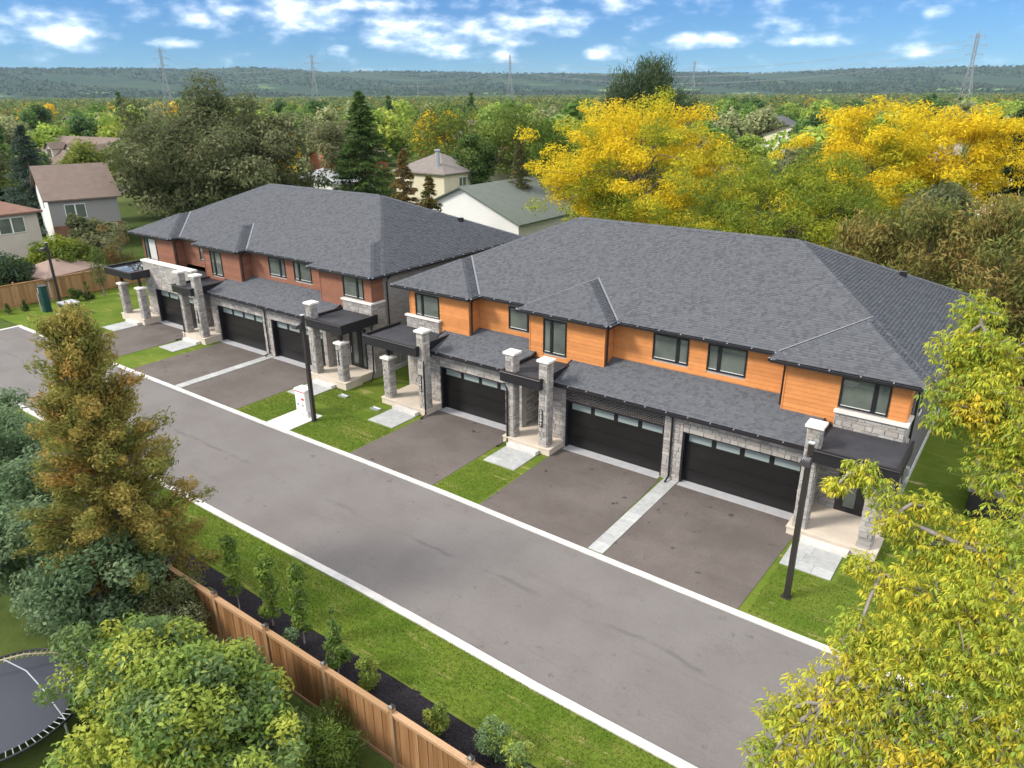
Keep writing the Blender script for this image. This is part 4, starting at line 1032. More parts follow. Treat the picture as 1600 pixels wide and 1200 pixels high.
spruce('blue green spruce beside the white gable house with brown roof', -98.5, 38, 12.6, 5.0, BLUEG, 55, 12000, .34)
tree('conifer_tree', 'bright green leaning conifer beside the golden locust and low white house', -47.5, 72, 12.8, 3.0, [(.09, .155, .022), (.12, .18, .03), (.07, .12, .018)], 'egg', z0=1, nclump=50, cr=.9, nleaf=9000, size=.28, aspect=.3, seed=56, elong=outw(-47.5, 72, 2.0))
for i, (x, y, h, rr, p, lab) in enumerate(((-84.5, 96, 15.6, 8.6, LGREEN, 'light green maple behind the cream house'), (-74, 101, 15.2, 8.0, LGREEN, 'yellowish green maple behind the brick chimney and cream gable'), (-92.5, 62.5, 17.2, 3.8, LGREEN, 'bright green tree top above the large olive maple'),
        (-72, 88, 11, 4.2, GREEN, 'dark green tree close behind the tall spruce'), (-59, 92, 10.5, 3.6, [(.07, .03, .035), (.05, .022, .025)], 'purple leafed tree by the brick chimney'), (-56, 90, 12, 5.0, GREEN, 'green tree beside the tall brick chimney'), (-46, 88, 12.5, 5.2, GREEN, 'green tree between the brick chimney and the golden locust'),
        (-96, 84, 13, 5.4, OLIVE + [(.16, .12, .04)], 'olive brown tree above the brick gable house'), (-104, 92, 13, 5.0, OLIVE, 'olive tree between the brick gable house and the dormer house'))):
    tree('broadleaf_tree', lab, x, y, h, rr, p, nclump=46, nleaf=9000, size=.36, seed=60 + i, z0=2.0)
for i, (x, y, h, rr, p, lab) in enumerate(((-104, 47, 11.5, 4.6, LGREEN, 'pale green tree behind the white gable house'), (-112, 58, 12, 5.4, GREEN, 'green tree between the dormer house and the white gable house'), (-76, 33.5, 5.0, 2.6, OLIVE, 'olive garden tree in front of the white gable house'), (-122, 40, 11, 5.0, OLIVE + LGREEN[:2], 'mixed green tree beyond the blue green spruce'), (-98, 57, 9, 3.6, LGREEN + YGRN[:1], 'yellowish garden tree between the white gable house and the maple'))):
    tree('broadleaf_tree', lab, x, y, h, rr, p, nclump=46, nleaf=8000, size=.34, seed=160 + i, z0=.8)
# --- shrubs around the far left yard
tree('shrub_tree', 'yellow green bushy tree by the wooden boundary fence and lamp post', -68.5, 27.5, 5.2, 2.6, LGREEN + YGRN[:1], nclump=34, nleaf=6500, size=.2, seed=71, z0=.6)
tree('shrub_tree', 'half bare brown shrub tree behind the wooden boundary fence', -66.8, 31.5, 5.4, 2.4, OLIVE + BROWN, nclump=22, nleaf=2200, size=.16, seed=72, z0=.8, limb_n=22)
tree('shrub_tree', 'grey green bush overhanging the wooden boundary fence', -67.2, 22.6, 4.2, 2.6, BLUEG + DARKG, nclump=30, nleaf=6000, size=.2, seed=73, z0=.3)
tree('shrub_tree', 'dense green bush behind the boundary fence by the beige house', -70.5, 24.5, 3.6, 2.4, GREEN, nclump=26, nleaf=4500, size=.2, seed=74, z0=.3)
for i, (x, y, h, rr, k) in enumerate(((-62.6, 25.2, 1.3, .55, 'ell'), (-62.4, 26.1, 1.5, .45, 'cone'), (-62.3, 27.4, 4.4, .95, 'egg'), (-62.9, 21.6, .9, .3, 'cone'), (-62.9, 20.4, .9, .3, 'cone'))):
    tree('young_shrub', ('round green shrub at the foot of the boundary fence', 'pointed green shrub beside the round shrub at the boundary fence', 'young columnar tree by the corner porch and boundary fence', 'tiny green sapling at the foot of the boundary fence', 'tiny green sapling at the foot of the boundary fence')[i], x, y, h, rr, GREEN, k, z0=.15 if h < 2 else 1.0, nclump=14, cr=rr * .45, nleaf=1500, size=.10, seed=80 + i, cat='shrub', group='young planting by the boundary fence')

# --- foreground left: cedar, dark trees, leafy bush
t2w = lambda x, y, z, r: (r.random() * .62 + (.36 * r.random() if r.random() < .35 else 0))
def big_cedar(x, y, h):
    t = thing('cedar_tree', 'tall golden brown cedar standing by the south kerb', 'tree', (x, y, 0)); r = np.random.default_rng(91); cl = []; mb = MB(); n = 150
    for i in range(n):
        f = ((i + .5) / n) ** .85; z = .5 + (h - .9) * f; a = i * 2.4 + r.normal(0, .35); L = (2.2 * (1 - f) ** .66 + .22) * r.choice([.5, .72, .9, 1.0, 1.25], p=[.15, .25, .3, .22, .08])
        d = np.array([math.cos(a), math.sin(a)]); pts = []
        for k in range(5):
            q = k / 4; pts.append((x + d[0] * L * q + r.normal(0, .05), y + d[1] * L * q + r.normal(0, .05), z + L * (.05 * q + .28 * q * q) + r.normal(0, .04)))
        mb.tube(pts, [.045 * (1 - f * .5), .034, .026, .018, .008], 5, cap=False)
        w = r.random() * .58 + (.40 * r.random() if r.random() < .25 else 0); m = max(3, int(L * 3.3) + 1)
        for k in range(m):
            q = .28 + .8 * (k + r.random() * .8) / m; u = min(q, 1) * 4; e = min(int(u), 3); p = np.array(pts[e]) + (np.array(pts[e + 1]) - np.array(pts[e])) * (u - e)
            p += r.normal(0, .13, 3) + np.array([0, 0, .08]); cl.append((*p, r.uniform(.17, .34), min(.99, max(0, w + r.normal(0, .12)))))
    cl.append((x, y, h - .15, .22, .3))
    me = crown_mesh('crown', cl, 98000, .092, .5, CEDAR, 91, m_leafm, .1, .18, outw(x, y, .75), .3, .9, .1, off=(x, y, 0)); link('crown', me, t)
    mb.tube([(x, y, -.1), (x + .05, y, h * .4), (x - .04, y, h * .75), (x, y, h)], [.15, .11, .06, .015], 8); mb.build('trunk', m_barkp, t, smooth=True)
big_cedar(-21.3, 8.35, 10.0)
DG2 = [(.125, .20, .09), (.165, .245, .12), (.10, .165, .07), (.20, .28, .14)]
for lab, x, y, h, rr, sd_ in (('dark blue green leafy tree beside the trampoline lawn', -24.0, 6.5, 4.3, 2.1, 92), ('dark green leafy tree in front of the golden cedar', -20.4, 6.9, 4.0, 2.0, 93), ('dark green leafy tree behind the blue green one', -26.5, 7.6, 4.3, 1.9, 94), ('tall dark green leafy tree beyond the golden cedar', -31.5, 8.4, 5.0, 2.3, 103), ('broad green leafy tree near the west end of the south lawn', -36.5, 9.2, 4.2, 2.4, 104)):
    tree('broadleaf_tree', lab, x, y, h, rr, DG2, nclump=60, cr=.52, nleaf=15000, size=.10, aspect=.72, seed=sd_, z0=.5, bark=m_barkp, matl=m_leaf, limb_n=16, trunk_r=.06)
LB = [(.20, .28, .05), (.28, .34, .055), (.15, .24, .05), (.37, .40, .055), (.13, .20, .07), (.09, .15, .06)]
tree('leafy_bush', 'large yellow green leafy bush beside the trampoline and cedar fence', -14.6, 6.0, 3.9, 3.9, [tuple(1.2 * v for v in q) for q in LB], nclump=260, cr=.46, nleaf=58000, size=.095, aspect=.75, seed=95, z0=.2, cat='bush', bark=m_barkp, matl=m_leaf, limb_n=40, trunk_r=.1, ry=2.4)
tree('leafy_bush', 'olive green vine covered bush leaning on the cedar fence', -18.6, 8.1, 2.3, 1.3, OLIVE + [(.12, .15, .05)], nclump=34, cr=.4, nleaf=8000, size=.075, aspect=.5, seed=96, z0=.3, cat='bush', bark=m_barkp, matl=m_leaf, limb_n=16, trunk_r=.05)
tree('juniper_bush', 'feathery bright green juniper below the cedar fence boards', -11.6, 7.7, 1.6, 1.25, [(.12, .19, .03), (.165, .23, .04), (.09, .145, .028)], nclump=34, cr=.36, nleaf=9000, size=.08, aspect=.35, seed=97, z0=.1, cat='bush', matl=m_leaf, elong=outw(-11.6, 7.7, .8))
tree('leafy_bush', 'dark green bush at the foot of the cedar fence', -9.9, 7.2, 1.0, 1.0, DG2, nclump=24, cr=.34, nleaf=5000, size=.07, seed=98, z0=.1, cat='bush', matl=m_leaf)
tree('leafy_bush', 'low green bush in the yard below the feathery juniper', -12.5, 5.7, 2.5, 2.1, LB, nclump=90, cr=.42, nleaf=24000, size=.085, aspect=.7, seed=99, z0=.1, cat='bush', matl=m_leaf)

# --- saplings and shrubs in the mulch bed
SAP = [(-18.5, 10.15, 2.9, .33, 'egg', 'young columnar tree closest to the golden cedar in the mulch bed'), (-16.95, 10.3, 3.0, .34, 'egg', 'second young columnar tree from the golden cedar in the mulch bed'), (-15.5, 10.35, 3.0, .30, 'egg', 'young columnar tree rising from the grey green shrub in the mulch bed'), (-13.75, 10.15, 2.4, .46, 'cone', 'dense dark green young tree in the mulch bed')]
for i, (x, y, h, rr, k, lab) in enumerate(SAP):
    tree('young_tree', lab, x, y, h, rr, [(.16, .25, .04), (.24, .33, .055), (.10, .17, .032)] if k == 'egg' else [(.12, .20, .04), (.16, .25, .05)], k, z0=.5, nclump=30, cr=.17, nleaf=2600, size=.08, aspect=.6, seed=110 + i, group='young columnar trees in the mulch bed' if k == 'egg' else None, matl=m_leaf, bark=m_barkp, limb_n=8, trunk_r=.025)
for i, (x, y, h, rr, p, lab) in enumerate(((-17.0, 9.6, .6, .4, DG2, 'low blue green shrub by the cedar fence post'), (-15.4, 9.75, 1.0, .6, DG2 + OLIVE[:1], 'grey green shrub between the young columnar trees'), (-12.6, 10.25, 1.2, .5, LGREEN, 'loose pale green shrub beside the dense young tree'), (-10.0, 10.15, 1.3, .5, LGREEN, 'pale green shrub in the mulch bed near the last young plants'), (-8.5, 10.6, 1.5, .6, DG2 + LGREEN[:1], 'dull green upright shrub at the lawn edge of the mulch bed'), (-7.3, 10.2, 1.6, .6, LB, 'yellow green shrub at the end of the mulch bed'), (-14.4, 9.5, .35, .22, BLUEG, 'tiny grey plant in the mulch bed'), (-19.6, 9.8, .6, .35, OLIVE, 'small olive plant in the mulch bed'))):
    tree('bed_shrub', lab, x, y, h, rr * .8, [tuple(1.35 * v for v in q) for q in p], nclump=18, cr=rr * .34, nleaf=1900, size=.06, aspect=.65, seed=120 + i, z0=.05, cat='shrub', matl=m_leaf, limb_n=9, trunk_r=.015, bark=m_barkp)

# --- foreground right: yellow green maple-like tree close to the camera
def near_tree():
    bx, by = 2.7, 11.2
    t = thing('boxelder_tree', 'large yellow green tree with drooping leaves beside the road', 'tree', (bx, by, 0))
    T1 = [(-0.69,14.48,11.99,0.50),(-0.80,13.86,11.45,0.55),(-0.24,14.08,11.33,0.60),(-0.72,13.25,10.91,0.50),(-0.18,13.50,10.61,0.70),(0.33,13.14,10.20,0.80),(-0.77,12.77,10.55,0.32),(0.08,12.77,9.83,0.50),(-1.57,11.25,10.03,0.33),(-1.84,10.94,9.80,0.20),(-1.22,11.24,9.76,0.33),(-0.97,11.00,9.45,0.36),(-0.60,11.39,9.68,0.30),(-0.55,11.16,9.14,0.50),(-0.08,11.40,9.19,0.60),(0.46,11.69,9.25,0.75),(-1.18,10.14,9.11,0.28),(-0.71,10.11,8.89,0.50),(-0.14,10.49,8.80,0.75),(0.55,10.71,8.76,0.90),(-0.98,9.54,8.41,0.40),(-0.93,9.16,8.09,0.50),(-0.39,9.53,8.33,0.75),(0.35,9.80,8.31,0.90),(0.91,9.98,8.37,0.80),(-1.52,8.32,7.56,0.38),(-1.21,8.64,7.76,0.50),(-0.74,8.73,7.75,0.60),(-0.19,8.90,7.83,0.70),(0.43,9.13,7.91,0.80),(-1.50,7.81,7.32,0.36),(-1.13,8.03,7.48,0.50),(-0.60,8.15,7.45,0.60),(0.04,8.36,7.47,0.70),(0.70,8.71,7.48,0.80),(1.06,9.29,7.84,0.70)]
    T1 = [(-.45,13.9,11.5,.5),(-.3,13.3,11.0,.5),(.1,13.6,10.7,.6),(.3,13.0,10.5,.6),(.45,12.6,9.8,.6),(-.35,12.95,10.75,.4)] + T1
    NV = len(T1); T1 += [(2.98,7.53,4.62,.91),(6.05,10.08,10.17,.79),(5.43,11.39,6.59,1.07),(3.41,8.98,9.84,.8),(1.69,9.75,4.93,1.05),(3.76,13.48,10.95,1.06),(4.18,14.76,8.71,1.09),(5.09,9.63,7.04,.81),(4.36,12.79,6.83,.96),(4.35,8.57,6.64,.92),(2.67,9.29,11.02,.76),(4.69,14.58,5.64,1.01),(6.37,9.61,6.56,.87),(4.19,7.78,4.7,1.08),(5.29,12.62,8.56,1.07),(1.86,7.68,5.4,.77),(6.46,12.46,4.65,.92),(4.28,9.36,9.45,1.08),(.97,8.68,5.17,.9),(6.57,11.18,10.53,.91),(5.19,12.52,9.67,1.05),(1.54,8.28,6.78,1.0),(6.06,11.42,6.2,.99),(6.69,10.64,7.63,.94),(4.88,14.25,10.3,.92),(2.06,8.09,9.08,.81),(3.75,8.17,8.75,.9),(.3,9.0,6.4,.8),(-.5,8.5,6.3,.6),(.9,10.4,7.2,.8)]     # then the far side of the crown
    rg = np.random.default_rng(77); Vs = []; Cs = []
    pal = np.array([(.50, .51, .05), (.43, .48, .05), (.32, .41, .048), (.60, .55, .05), (.21, .31, .045), (.70, .50, .04)])
    tw = MB()
    for ci, (x, y, z, s) in enumerate(T1):
        n = int((720 if ci < 12 else 640) * s ** 2) + 36 if ci < NV else int(150 * s ** 2) + 20
        d = unit(rg.normal(0, 1, (n, 3))); rad = s * rg.random((n, 1)) ** .45 * rg.uniform(.75, 1.1, (n, 1)); P = np.array([x, y, z]) + d * rad * np.array([1, 1, .8])
        bc = pal[rg.integers(0, 5 if rg.random() < .85 else 6)]
        for p in P:
            m = rg.integers(6, 10); ang = rg.uniform(0, 6.28); c = (bc * .55 + pal[rg.integers(0, 6)] * .45) * rg.uniform(.8, 1.2)
            a = ang + np.arange(m) * (2.2 / m) * rg.choice([-1, 1]) + rg.normal(0, .25, m) + (np.arange(m) % 2) * 2.6
            el = rg.uniform(-1.05, -.15, m); dirs = np.stack([np.cos(a) * np.cos(el), np.sin(a) * np.cos(el), np.sin(el)], 1)
            L = (rg.uniform(.055, .125, m) * rg.choice([.7, 1, 1.2]))[:, None]; w = L * rg.uniform(.20, .32, m)[:, None]
            side = unit(np.cross(dirs, [0, 0, 1.0])); up = np.cross(side, dirs)
            b = p + dirs * .015; mid = p + dirs * L * .55 + up * .012; tip = p + dirs * L - np.array([0, 0, .018])
            Vs.append(np.stack([b, mid + side * w * .5 - up * .006, tip, mid - side * w * .5 - up * .006], 1).reshape(-1, 3)); Cs.append(c[None] * rg.uniform(.85, 1.15, (m, 1)))
        for k in range(4 + int(5 * s)):
            q = P[rg.integers(0, n)]; tw.tube([(x, y, z - .1 * s), tuple((np.array((x, y, z)) + q) / 2 + rg.normal(0, .05 * s, 3)), tuple(q)], [.018, .012, .006], 4, cap=False)
    V = np.concatenate(Vs) - np.array((bx, by, 0)); link('crown', raw_mesh('crown', V, np.arange(len(V)).reshape(-1, 4), np.concatenate(Cs), m_leaf), t)
    tw.build('twigs', m_barkp, t, kind='stuff')
    # trunk and limbs
    mb = MB(); mb.tube([(bx, by, -.1), (bx - .1, by - .1, 2.5), (bx - .15, by - .2, 5), (bx - .1, by - .1, 7.2), (bx, by, 9.5)], [.3, .25, .21, .14, .05], 10)
    mains = [((bx - .15, by - .2, 4.6), (.9, 10.2, 6.6), (-.2, 9.4, 7.7), (-1.1, 8.6, 7.75)), ((bx - .15, by - .2, 5.2), (1.0, 11.2, 7.6), (.1, 10.7, 8.6), (-.9, 10.2, 9.0)), ((bx - .1, by - .1, 6.2), (1.3, 12.2, 8.4), (.7, 12.9, 9.6), (-.1, 13.6, 10.8), (-.6, 14.3, 11.8)),
             ((bx - .15, by - .2, 4.2), (1.4, 9.4, 6.2), (.6, 8.6, 7.2), (-.5, 8.0, 7.4)), ((bx - .1, by - .1, 6.0), (1.2, 11.4, 8.2), (.2, 11.3, 9.2), (-1.0, 11.1, 9.5), (-1.57, 11.25, 10.0)), ((bx, by, 6.8), (bx + 1.2, by + 1, 9), (bx + 2.2, by + 1.6, 10.5)), ((bx, by, 6), (bx + 1.6, by - 1, 8), (bx + 2.8, by - 1.6, 9.2))]
    joints = []
    for ml in mains:
        n = len(ml); mb.tube(ml, [.06 * (1 - .85 * i / (n - 1)) + .008 for i in range(n)], 7, cap=False); joints += [Vector(q) for q in ml[1:]]
    for (x, y, z, s) in T1:
        q = Vector((x, y, z)); j = min(joints, key=lambda p: (p - q).length); mb.tube([j, j.lerp(q, .5) + Vector((0, 0, .12)), q - Vector((0, 0, .1 * s))], [.035, .026, .016], 5, cap=False)
    mb.build('trunk', m_barkp, t, smooth=True)
near_tree()
# ------------------------------------------------------------------ neighbouring houses
m_hwhite = mat('white_siding', (.74, .74, .72), .7, fn=lap_fn((.74, .74, .72), .2)); m_hcream = mat('cream_stucco', (.66, .60, .45), .85, noise=(.8, .06))
m_hgrey = mat('grey_siding', (.30, .29, .28), .75, fn=lap_fn((.3, .3, .3), .2)); m_hbeige = mat('beige_stucco', (.52, .46, .40), .85, noise=(.8, .08)); m_hbrick = mat('red_brick', (.36, .13, .07), .85, noise=(3, .15))
m_hbrown = mat('brown_brick', (.22, .115, .075), .85, noise=(3, .2))
m_rbrown = mat('brown_shingle', (.175, .132, .108), .9, noise=(1.5, .14, 6)); m_rred = mat('russet_shingle', (.21, .12, .09), .9, noise=(1.5, .14, 6)); m_rgrey = mat('taupe_shingle', (.20, .175, .16), .9, noise=(1.5, .12, 6)); m_rgreen = mat('grey_green_shingle', (.13, .15, .13), .9, noise=(1.5, .12, 6)); m_rlight = mat('light_grey_shingle', (.34, .35, .37), .9, noise=(1.5, .12, 6)); m_rdark = mat('dark_shingle', (.09, .092, .10), .9, noise=(1.5, .15, 6))
def house(label, x, y, rot, w, d, hw, hr, kind, wall, roof, wins=(), chim=None, sidew=None, ov=.45, name='house', axis='y', cat='house', group=None):
    """w along local x, d along local y, origin at the centre; ridge along axis; wins: (face, u, z, w, h)"""
    t = thing(name, label, cat, (x, y, 0), group); t.rotation_euler = (0, 0, rot); old = LOC[t.name]; LOC[t.name] = (0, 0, 0)
    b = MB(); x0, x1, y0, y1 = -w / 2, w / 2, -d / 2, d / 2
    b.box(x0, x1, y0, y1, -.3, hw)
    if kind == 'gable':
        if axis == 'y':
            for yy in (y0, y1): b.face([(x0, yy, hw), (x1, yy, hw), (0, yy, hw + hr)][::1 if yy == y0 else -1])
        else:
            for xx in (x0, x1): b.face([(xx, y0, hw), (xx, y1, hw), (xx, 0, hw + hr)][::-1 if xx == x0 else 1])
    b.build('wall', wall, t)
    if sidew:
        s = MB(); s.box(x1 + .005, x1 + .03, y0, y1, 2.6, hw - .02); s.build('side_cladding', sidew, t)
    r = MB(); th = .16
    if kind == 'gable':
        if axis == 'y':
            sl = hr / (w / 2); zo = hw - ov * sl
            for sg in (-1, 1):
                e = sg * (w / 2 + ov); P = [(e, y0 - ov, zo), (e, y1 + ov, zo), (0, y1 + ov, hw + hr), (0, y0 - ov, hw + hr)]
                if sg < 0: P = P[::-1]
                r.hexa([(a, b_, c + .02) for a, b_, c in P] + [(a, b_, c + th) for a, b_, c in P])
        else:
            sl = hr / (d / 2); zo = hw - ov * sl
            for sg in (-1, 1):
                e = sg * (d / 2 + ov); P = [(x0 - ov, e, zo), (x1 + ov, e, zo), (x1 + ov, 0, hw + hr), (x0 - ov, 0, hw + hr)]
                if sg > 0: P = P[::-1]
                r.hexa([(a, b_, c + .02) for a, b_, c in P] + [(a, b_, c + th) for a, b_, c in P])
    else:
        X0, X1, Y0, Y1 = x0 - ov, x1 + ov, y0 - ov, y1 + ov; k = min(X1 - X0, Y1 - Y0) / 2
        if X1 - X0 >= Y1 - Y0: A, B = (X0 + k, 0, hw + hr), (X1 - k, 0, hw + hr)
        else: A, B = (0, Y0 + k, hw + hr), (0, Y1 - k, hw + hr)
        c = [(X0, Y0, hw), (X1, Y0, hw), (X1, Y1, hw), (X0, Y1, hw)]
        if X1 - X0 >= Y1 - Y0:
            r.face([c[0], c[1], B, A]); r.face([c[1], c[2], B]); r.face([c[2], c[3], A, B]); r.face([c[3], c[0], A])
        else:
            r.face([c[0], c[1], A]); r.face([c[1], c[2], B, A]); r.face([c[2], c[3], B]); r.face([c[3], c[0], A, B])
        r.box(X0, X1, Y0, Y1, hw - .16, hw - .004)
    ro = r.build('roof', roof, t)
    for f, u, z, ww, hh in wins:
        fr = MB(); pa = MB(); e = .07
        if f in 'SN':
            yy = y0 if f == 'S' else y1; sg = -1 if f == 'S' else 1
            a, b_ = sorted((yy + sg * .06, yy)); fr.box(u - ww / 2, u + ww / 2, a, b_, z, z + hh); a, b_ = sorted((yy + sg * .075, yy + sg * .06))
            for q in (-1, 1): pa.box(u + q * ww / 4 - ww / 4 + e, u + q * ww / 4 + ww / 4 - e, a, b_, z + e, z + hh - e)
        else:
            xx = x1 if f == 'E' else x0; sg = 1 if f == 'E' else -1; o_ = .035 if sidew else 0
            a, b_ = sorted((xx + sg * (.06 + o_), xx)); fr.box(a, b_, u - ww / 2, u + ww / 2, z, z + hh); a, b_ = sorted((xx + sg * (.075 + o_), xx + sg * (.06 + o_)))
            for q in (-1, 1): pa.box(a, b_, u + q * ww / 4 - ww / 4 + e, u + q * ww / 4 + ww / 4 - e, z + e, z + hh - e)
        wo = fr.build('window', m_white, t); pa.build('pane', m_glass, wo)
    if chim:
        cx, cy, cw, z1, cm = chim
        c = MB()
        if cm is m_gal: c.tube([(cx, cy, hw), (cx, cy, z1)], cw, 10); c.tube([(cx, cy, z1 + .05), (cx, cy, z1 + .25)], cw * 1.4, 10)
        else: c.box(cx - cw, cx + cw, cy - cw, cy + cw, hw, z1); c.box(cx - cw - .08, cx + cw + .08, cy - cw - .08, cy + cw + .08, z1, z1 + .12)
        c.build('chimney', cm, ro)
    LOC[t.name] = old
    return t
h1 = house('two storey house with white gable and brown roof beside the olive maple', -90.25, 38.85, -.3, 11.6, 6.6, 5.4, 2.9, 'gable', m_hwhite, m_rbrown, [('E', -.9, 3.3, 2.0, 1.5), ('S', 1.2, 4.0, .7, 1.3), ('E', 1.6, .6, 2.4, 1.9)], sidew=m_hgrey)
LOC_h = LOC[h1.name]; LOC[h1.name] = (0, 0, 0); b = MB(); b.box(5.805, 5.83, -3.3, 3.3, -.2, 2.59); b.build('brick_base', m_hbrown, h1); LOC[h1.name] = LOC_h
house('beige house with russet hip roof beyond the grey green bush', -86.2, 24.6, 0, 12, 12, 5.2, 2.4, 'hip', m_hbeige, m_rred, [('E', 3.6, 3.3, 2.3, 1.5), ('S', 2, 3.3, 1.6, 1.3)])
house('white sided low house with grey green roof between the townhouse blocks', -49.0, 66.0, 0, 14.2, 16, 3.7, 2.95, 'gable', m_hwhite, m_rgreen, [('S', -1.6, 2.3, 1.1, .9), ('S', 1.0, 2.4, .5, .7), ('E', -4, 1, 1.4, 1.2)])
house('cream stucco house with taupe hip roof and metal flue', -75.6, 84.5, 0, 9.6, 9.0, 5.0, 2.4, 'hip', m_hcream, m_rgrey, [('E', -.5, 3.0, 1.6, 1.3), ('S', -2, 2.6, 1.2, 1.2)], chim=(2.6, -3.2, .32, 7.9, m_gal))
house('cream gable house with brown roof and tall brick chimney', -80.5, 103, -.35, 8.5, 11, 5.0, 1.9, 'gable', m_hcream, m_rred, [('S', 0, 3, 1.4, 1.2)], chim=(-3.4, -1, .4, 9.4, m_hbrown))
house('red brick gable house behind the olive maple', -108.5, 96, -.35, 11, 11, 4.8, 1.9, 'gable', m_hbrick, m_rbrown, [('S', 0, 4.6, 1.0, .8)])
house('low garage with pale grey roof in front of the brick gable house', -97, 82.5, -.3, 14, 7, 2.7, 1.5, 'hip', m_hwhite, m_rlight, [('S', -2, 1, 1.4, 1.0)])
h3 = house('long house with brown roof and three dormers', -142, 66, .12, 22, 11, 4.6, 4.0, 'gable', m_hbeige, m_rbrown, [('S', -6, 1, 1.6, 1.4)], axis='x')
for k in (-6, 0, 6):
    LOC_h = LOC[h3.name]; LOC[h3.name] = (0, 0, 0)
    dm = MB(); dm.box(k - 1.0, k + 1.0, -4.6, -1.5, 5.0, 6.9); dm.face([(k - 1, -4.6, 6.9), (k + 1, -4.6, 6.9), (k, -4.6, 7.7)]); do = dm.build('dormer', m_hbeige, h3)
    dr = MB(); dr.face([(k - 1.25, -4.9, 6.75), (k, -4.9, 7.85), (k, -.6, 7.85), (k - 1.25, -.9, 6.75)]); dr.face([(k, -4.9, 7.85), (k + 1.25, -4.9, 6.75), (k + 1.25, -.9, 6.75), (k, -.6, 7.85)]); dr.build('dormer_roof', m_rbrown, do)
    dw = MB(); dw.box(k - .55, k + .55, -4.66, -4.6, 5.4, 6.8); dw.build('dormer_window', m_glass, do); LOC[h3.name] = LOC_h
house('small beige shed with pinkish roof just behind the boundary fence', -67.2, 26.2, .25, 4.2, 5.2, 1.9, .9, 'hip', m_hbeige, mat('pink_shingle', (.28, .20, .165), .9, noise=(2, .1)), cat='shed', name='garden_shed', ov=.25)
house('grey roofed low house beyond the yellow leafed tree', 8.6, 40.2, 0, 12, 12, 2.9, 2.6, 'hip', m_hgrey, m_rdark, [('S', -2, 1, 1.6, 1.2)])
house('red brick corner house at the far street', -1.5, 188, 0, 12, 11, 5.2, 2.0, 'hip', m_hbrick, m_rbrown, [('W', 0, 3.2, 1.6, 1.3)])
t = thing('storage_bin', 'dark grey lidded storage bin on the side lawn of the orange townhouses', 'bin', (.5, 31.6, 0))
b = MB(); b.box(-.35, 1.35, 30.3, 32.9, .05, 1.1); b.build('body', m_black, t)
b = MB(); b.box(-.42, 1.42, 30.22, 32.98, 1.1, 1.17); b.box(-.42, -.25, 30.22, 32.98, 1.17, 1.25); b.box(1.25, 1.42, 30.22, 32.98, 1.17, 1.25); b.box(-.25, 1.25, 30.22, 30.4, 1.17, 1.25); b.box(-.25, 1.25, 32.8, 32.98, 1.17, 1.25); b.build('lid', mat('grey_plastic', (.10, .10, .115), .5), t)
b = MB(); b.box(-.45, -.2, 32.7, 33.0, 1.25, 1.42); b.build('latch', m_gal, t)
sheet('side_street', [(-13.5, 112), (-7.0, 112), (-4.5, 200), (-13.5, 204)], .02, m_conc)
sheet('side_street_lawn', [(-10.6, 138), (-8.2, 138), (-8.0, 150), (-10.8, 150)], .03, m_lawn)
ROOFS = [m_rbrown, m_rgrey, m_rdark, m_rred, m_rlight]; WALLS = [m_hcream, m_hbeige, m_hbrick, m_hwhite, m_hbrown]
RN = ['brown', 'taupe', 'dark grey', 'russet', 'pale grey']; WN = ['cream', 'beige', 'red brick', 'white', 'brown brick']
rr = random.Random(12); spots = [(-111, 152), (-128, 146), (-88, 284), (-70, 180), (-58, 160), (-160, 190), (-215, 170), (-250, 120), (-190, 110), (-170, 240), (-100, 220), (-42, 240), (-28, 210), (-290, 190), (-240, 235), (-130, 200), (-62, 215), (-330, 150), (-210, 90), (-36, 165)]
used = set()
for i, (x, y) in enumerate(spots):
    k = i % 5; w = (i * 2 + i // 5) % 5; kind = 'gable' if (i // 3) % 2 else 'hip'
    house('far %s walled house with %s %s roof among the suburb trees' % (WN[w], RN[k], kind), x, y, rr.uniform(-.5, .5), rr.uniform(10, 14), rr.uniform(8, 11), rr.choice((4.6, 5.2)), rr.uniform(1.9, 3.0), kind, WALLS[w], ROOFS[k], [('S', -2, 3, 1.6, 1.3), ('S', 2.4, 3, 1.6, 1.3), ('E', 0, 3, 1.6, 1.3)], name='far_house', group='far suburban houses')

# ------------------------------------------------------------------ suburb trees, far woodland, hills
protos = []
for i, (nm, lab, pal, kind, h, r_) in enumerate((('suburb_tree', 'mid green broadleaf tree in the suburb beyond the townhouses', GREEN, 'ell', 11, 5.2), ('suburb_tree', 'pale green broadleaf tree in the suburb beyond the townhouses', LGREEN, 'ell', 11.5, 5.6), ('suburb_tree', 'olive brown broadleaf tree in the suburb beyond the townhouses', OLIVE + BROWN[1:2], 'ell', 10.5, 5.0), ('suburb_tree', 'golden yellow tree in the suburb beyond the townhouses', YELL[:4], 'ell', 10.5, 4.8), ('suburb_conifer', 'dark pointed conifer in the suburb beyond the townhouses', DARKG + GREEN[2:3], 'cone', 12.5, 3.4), ('suburb_tree', 'deep green round tree in the suburb beyond the townhouses', DARKG + GREEN[:1], 'ell', 11.5, 5.0))):
    protos.append(tree(nm, lab, 0, 0, h, r_, [tuple(2.0 * v for v in q) for q in pal] if i != 3 else pal, kind, nclump=40, nleaf=3600, size=.55, aspect=.7, seed=200 + i, z0=1.2, group='suburb trees beyond the townhouses', limb_n=5))
houses_xy = [(-49, 66), (-75.6, 84.5), (-80.5, 103), (-108, 96), (-97, 82), (-142, 66), (-89, 41), (-86, 25)] + spots
r = random.Random(31); placed = []; first = [True] * len(protos); tries = 0
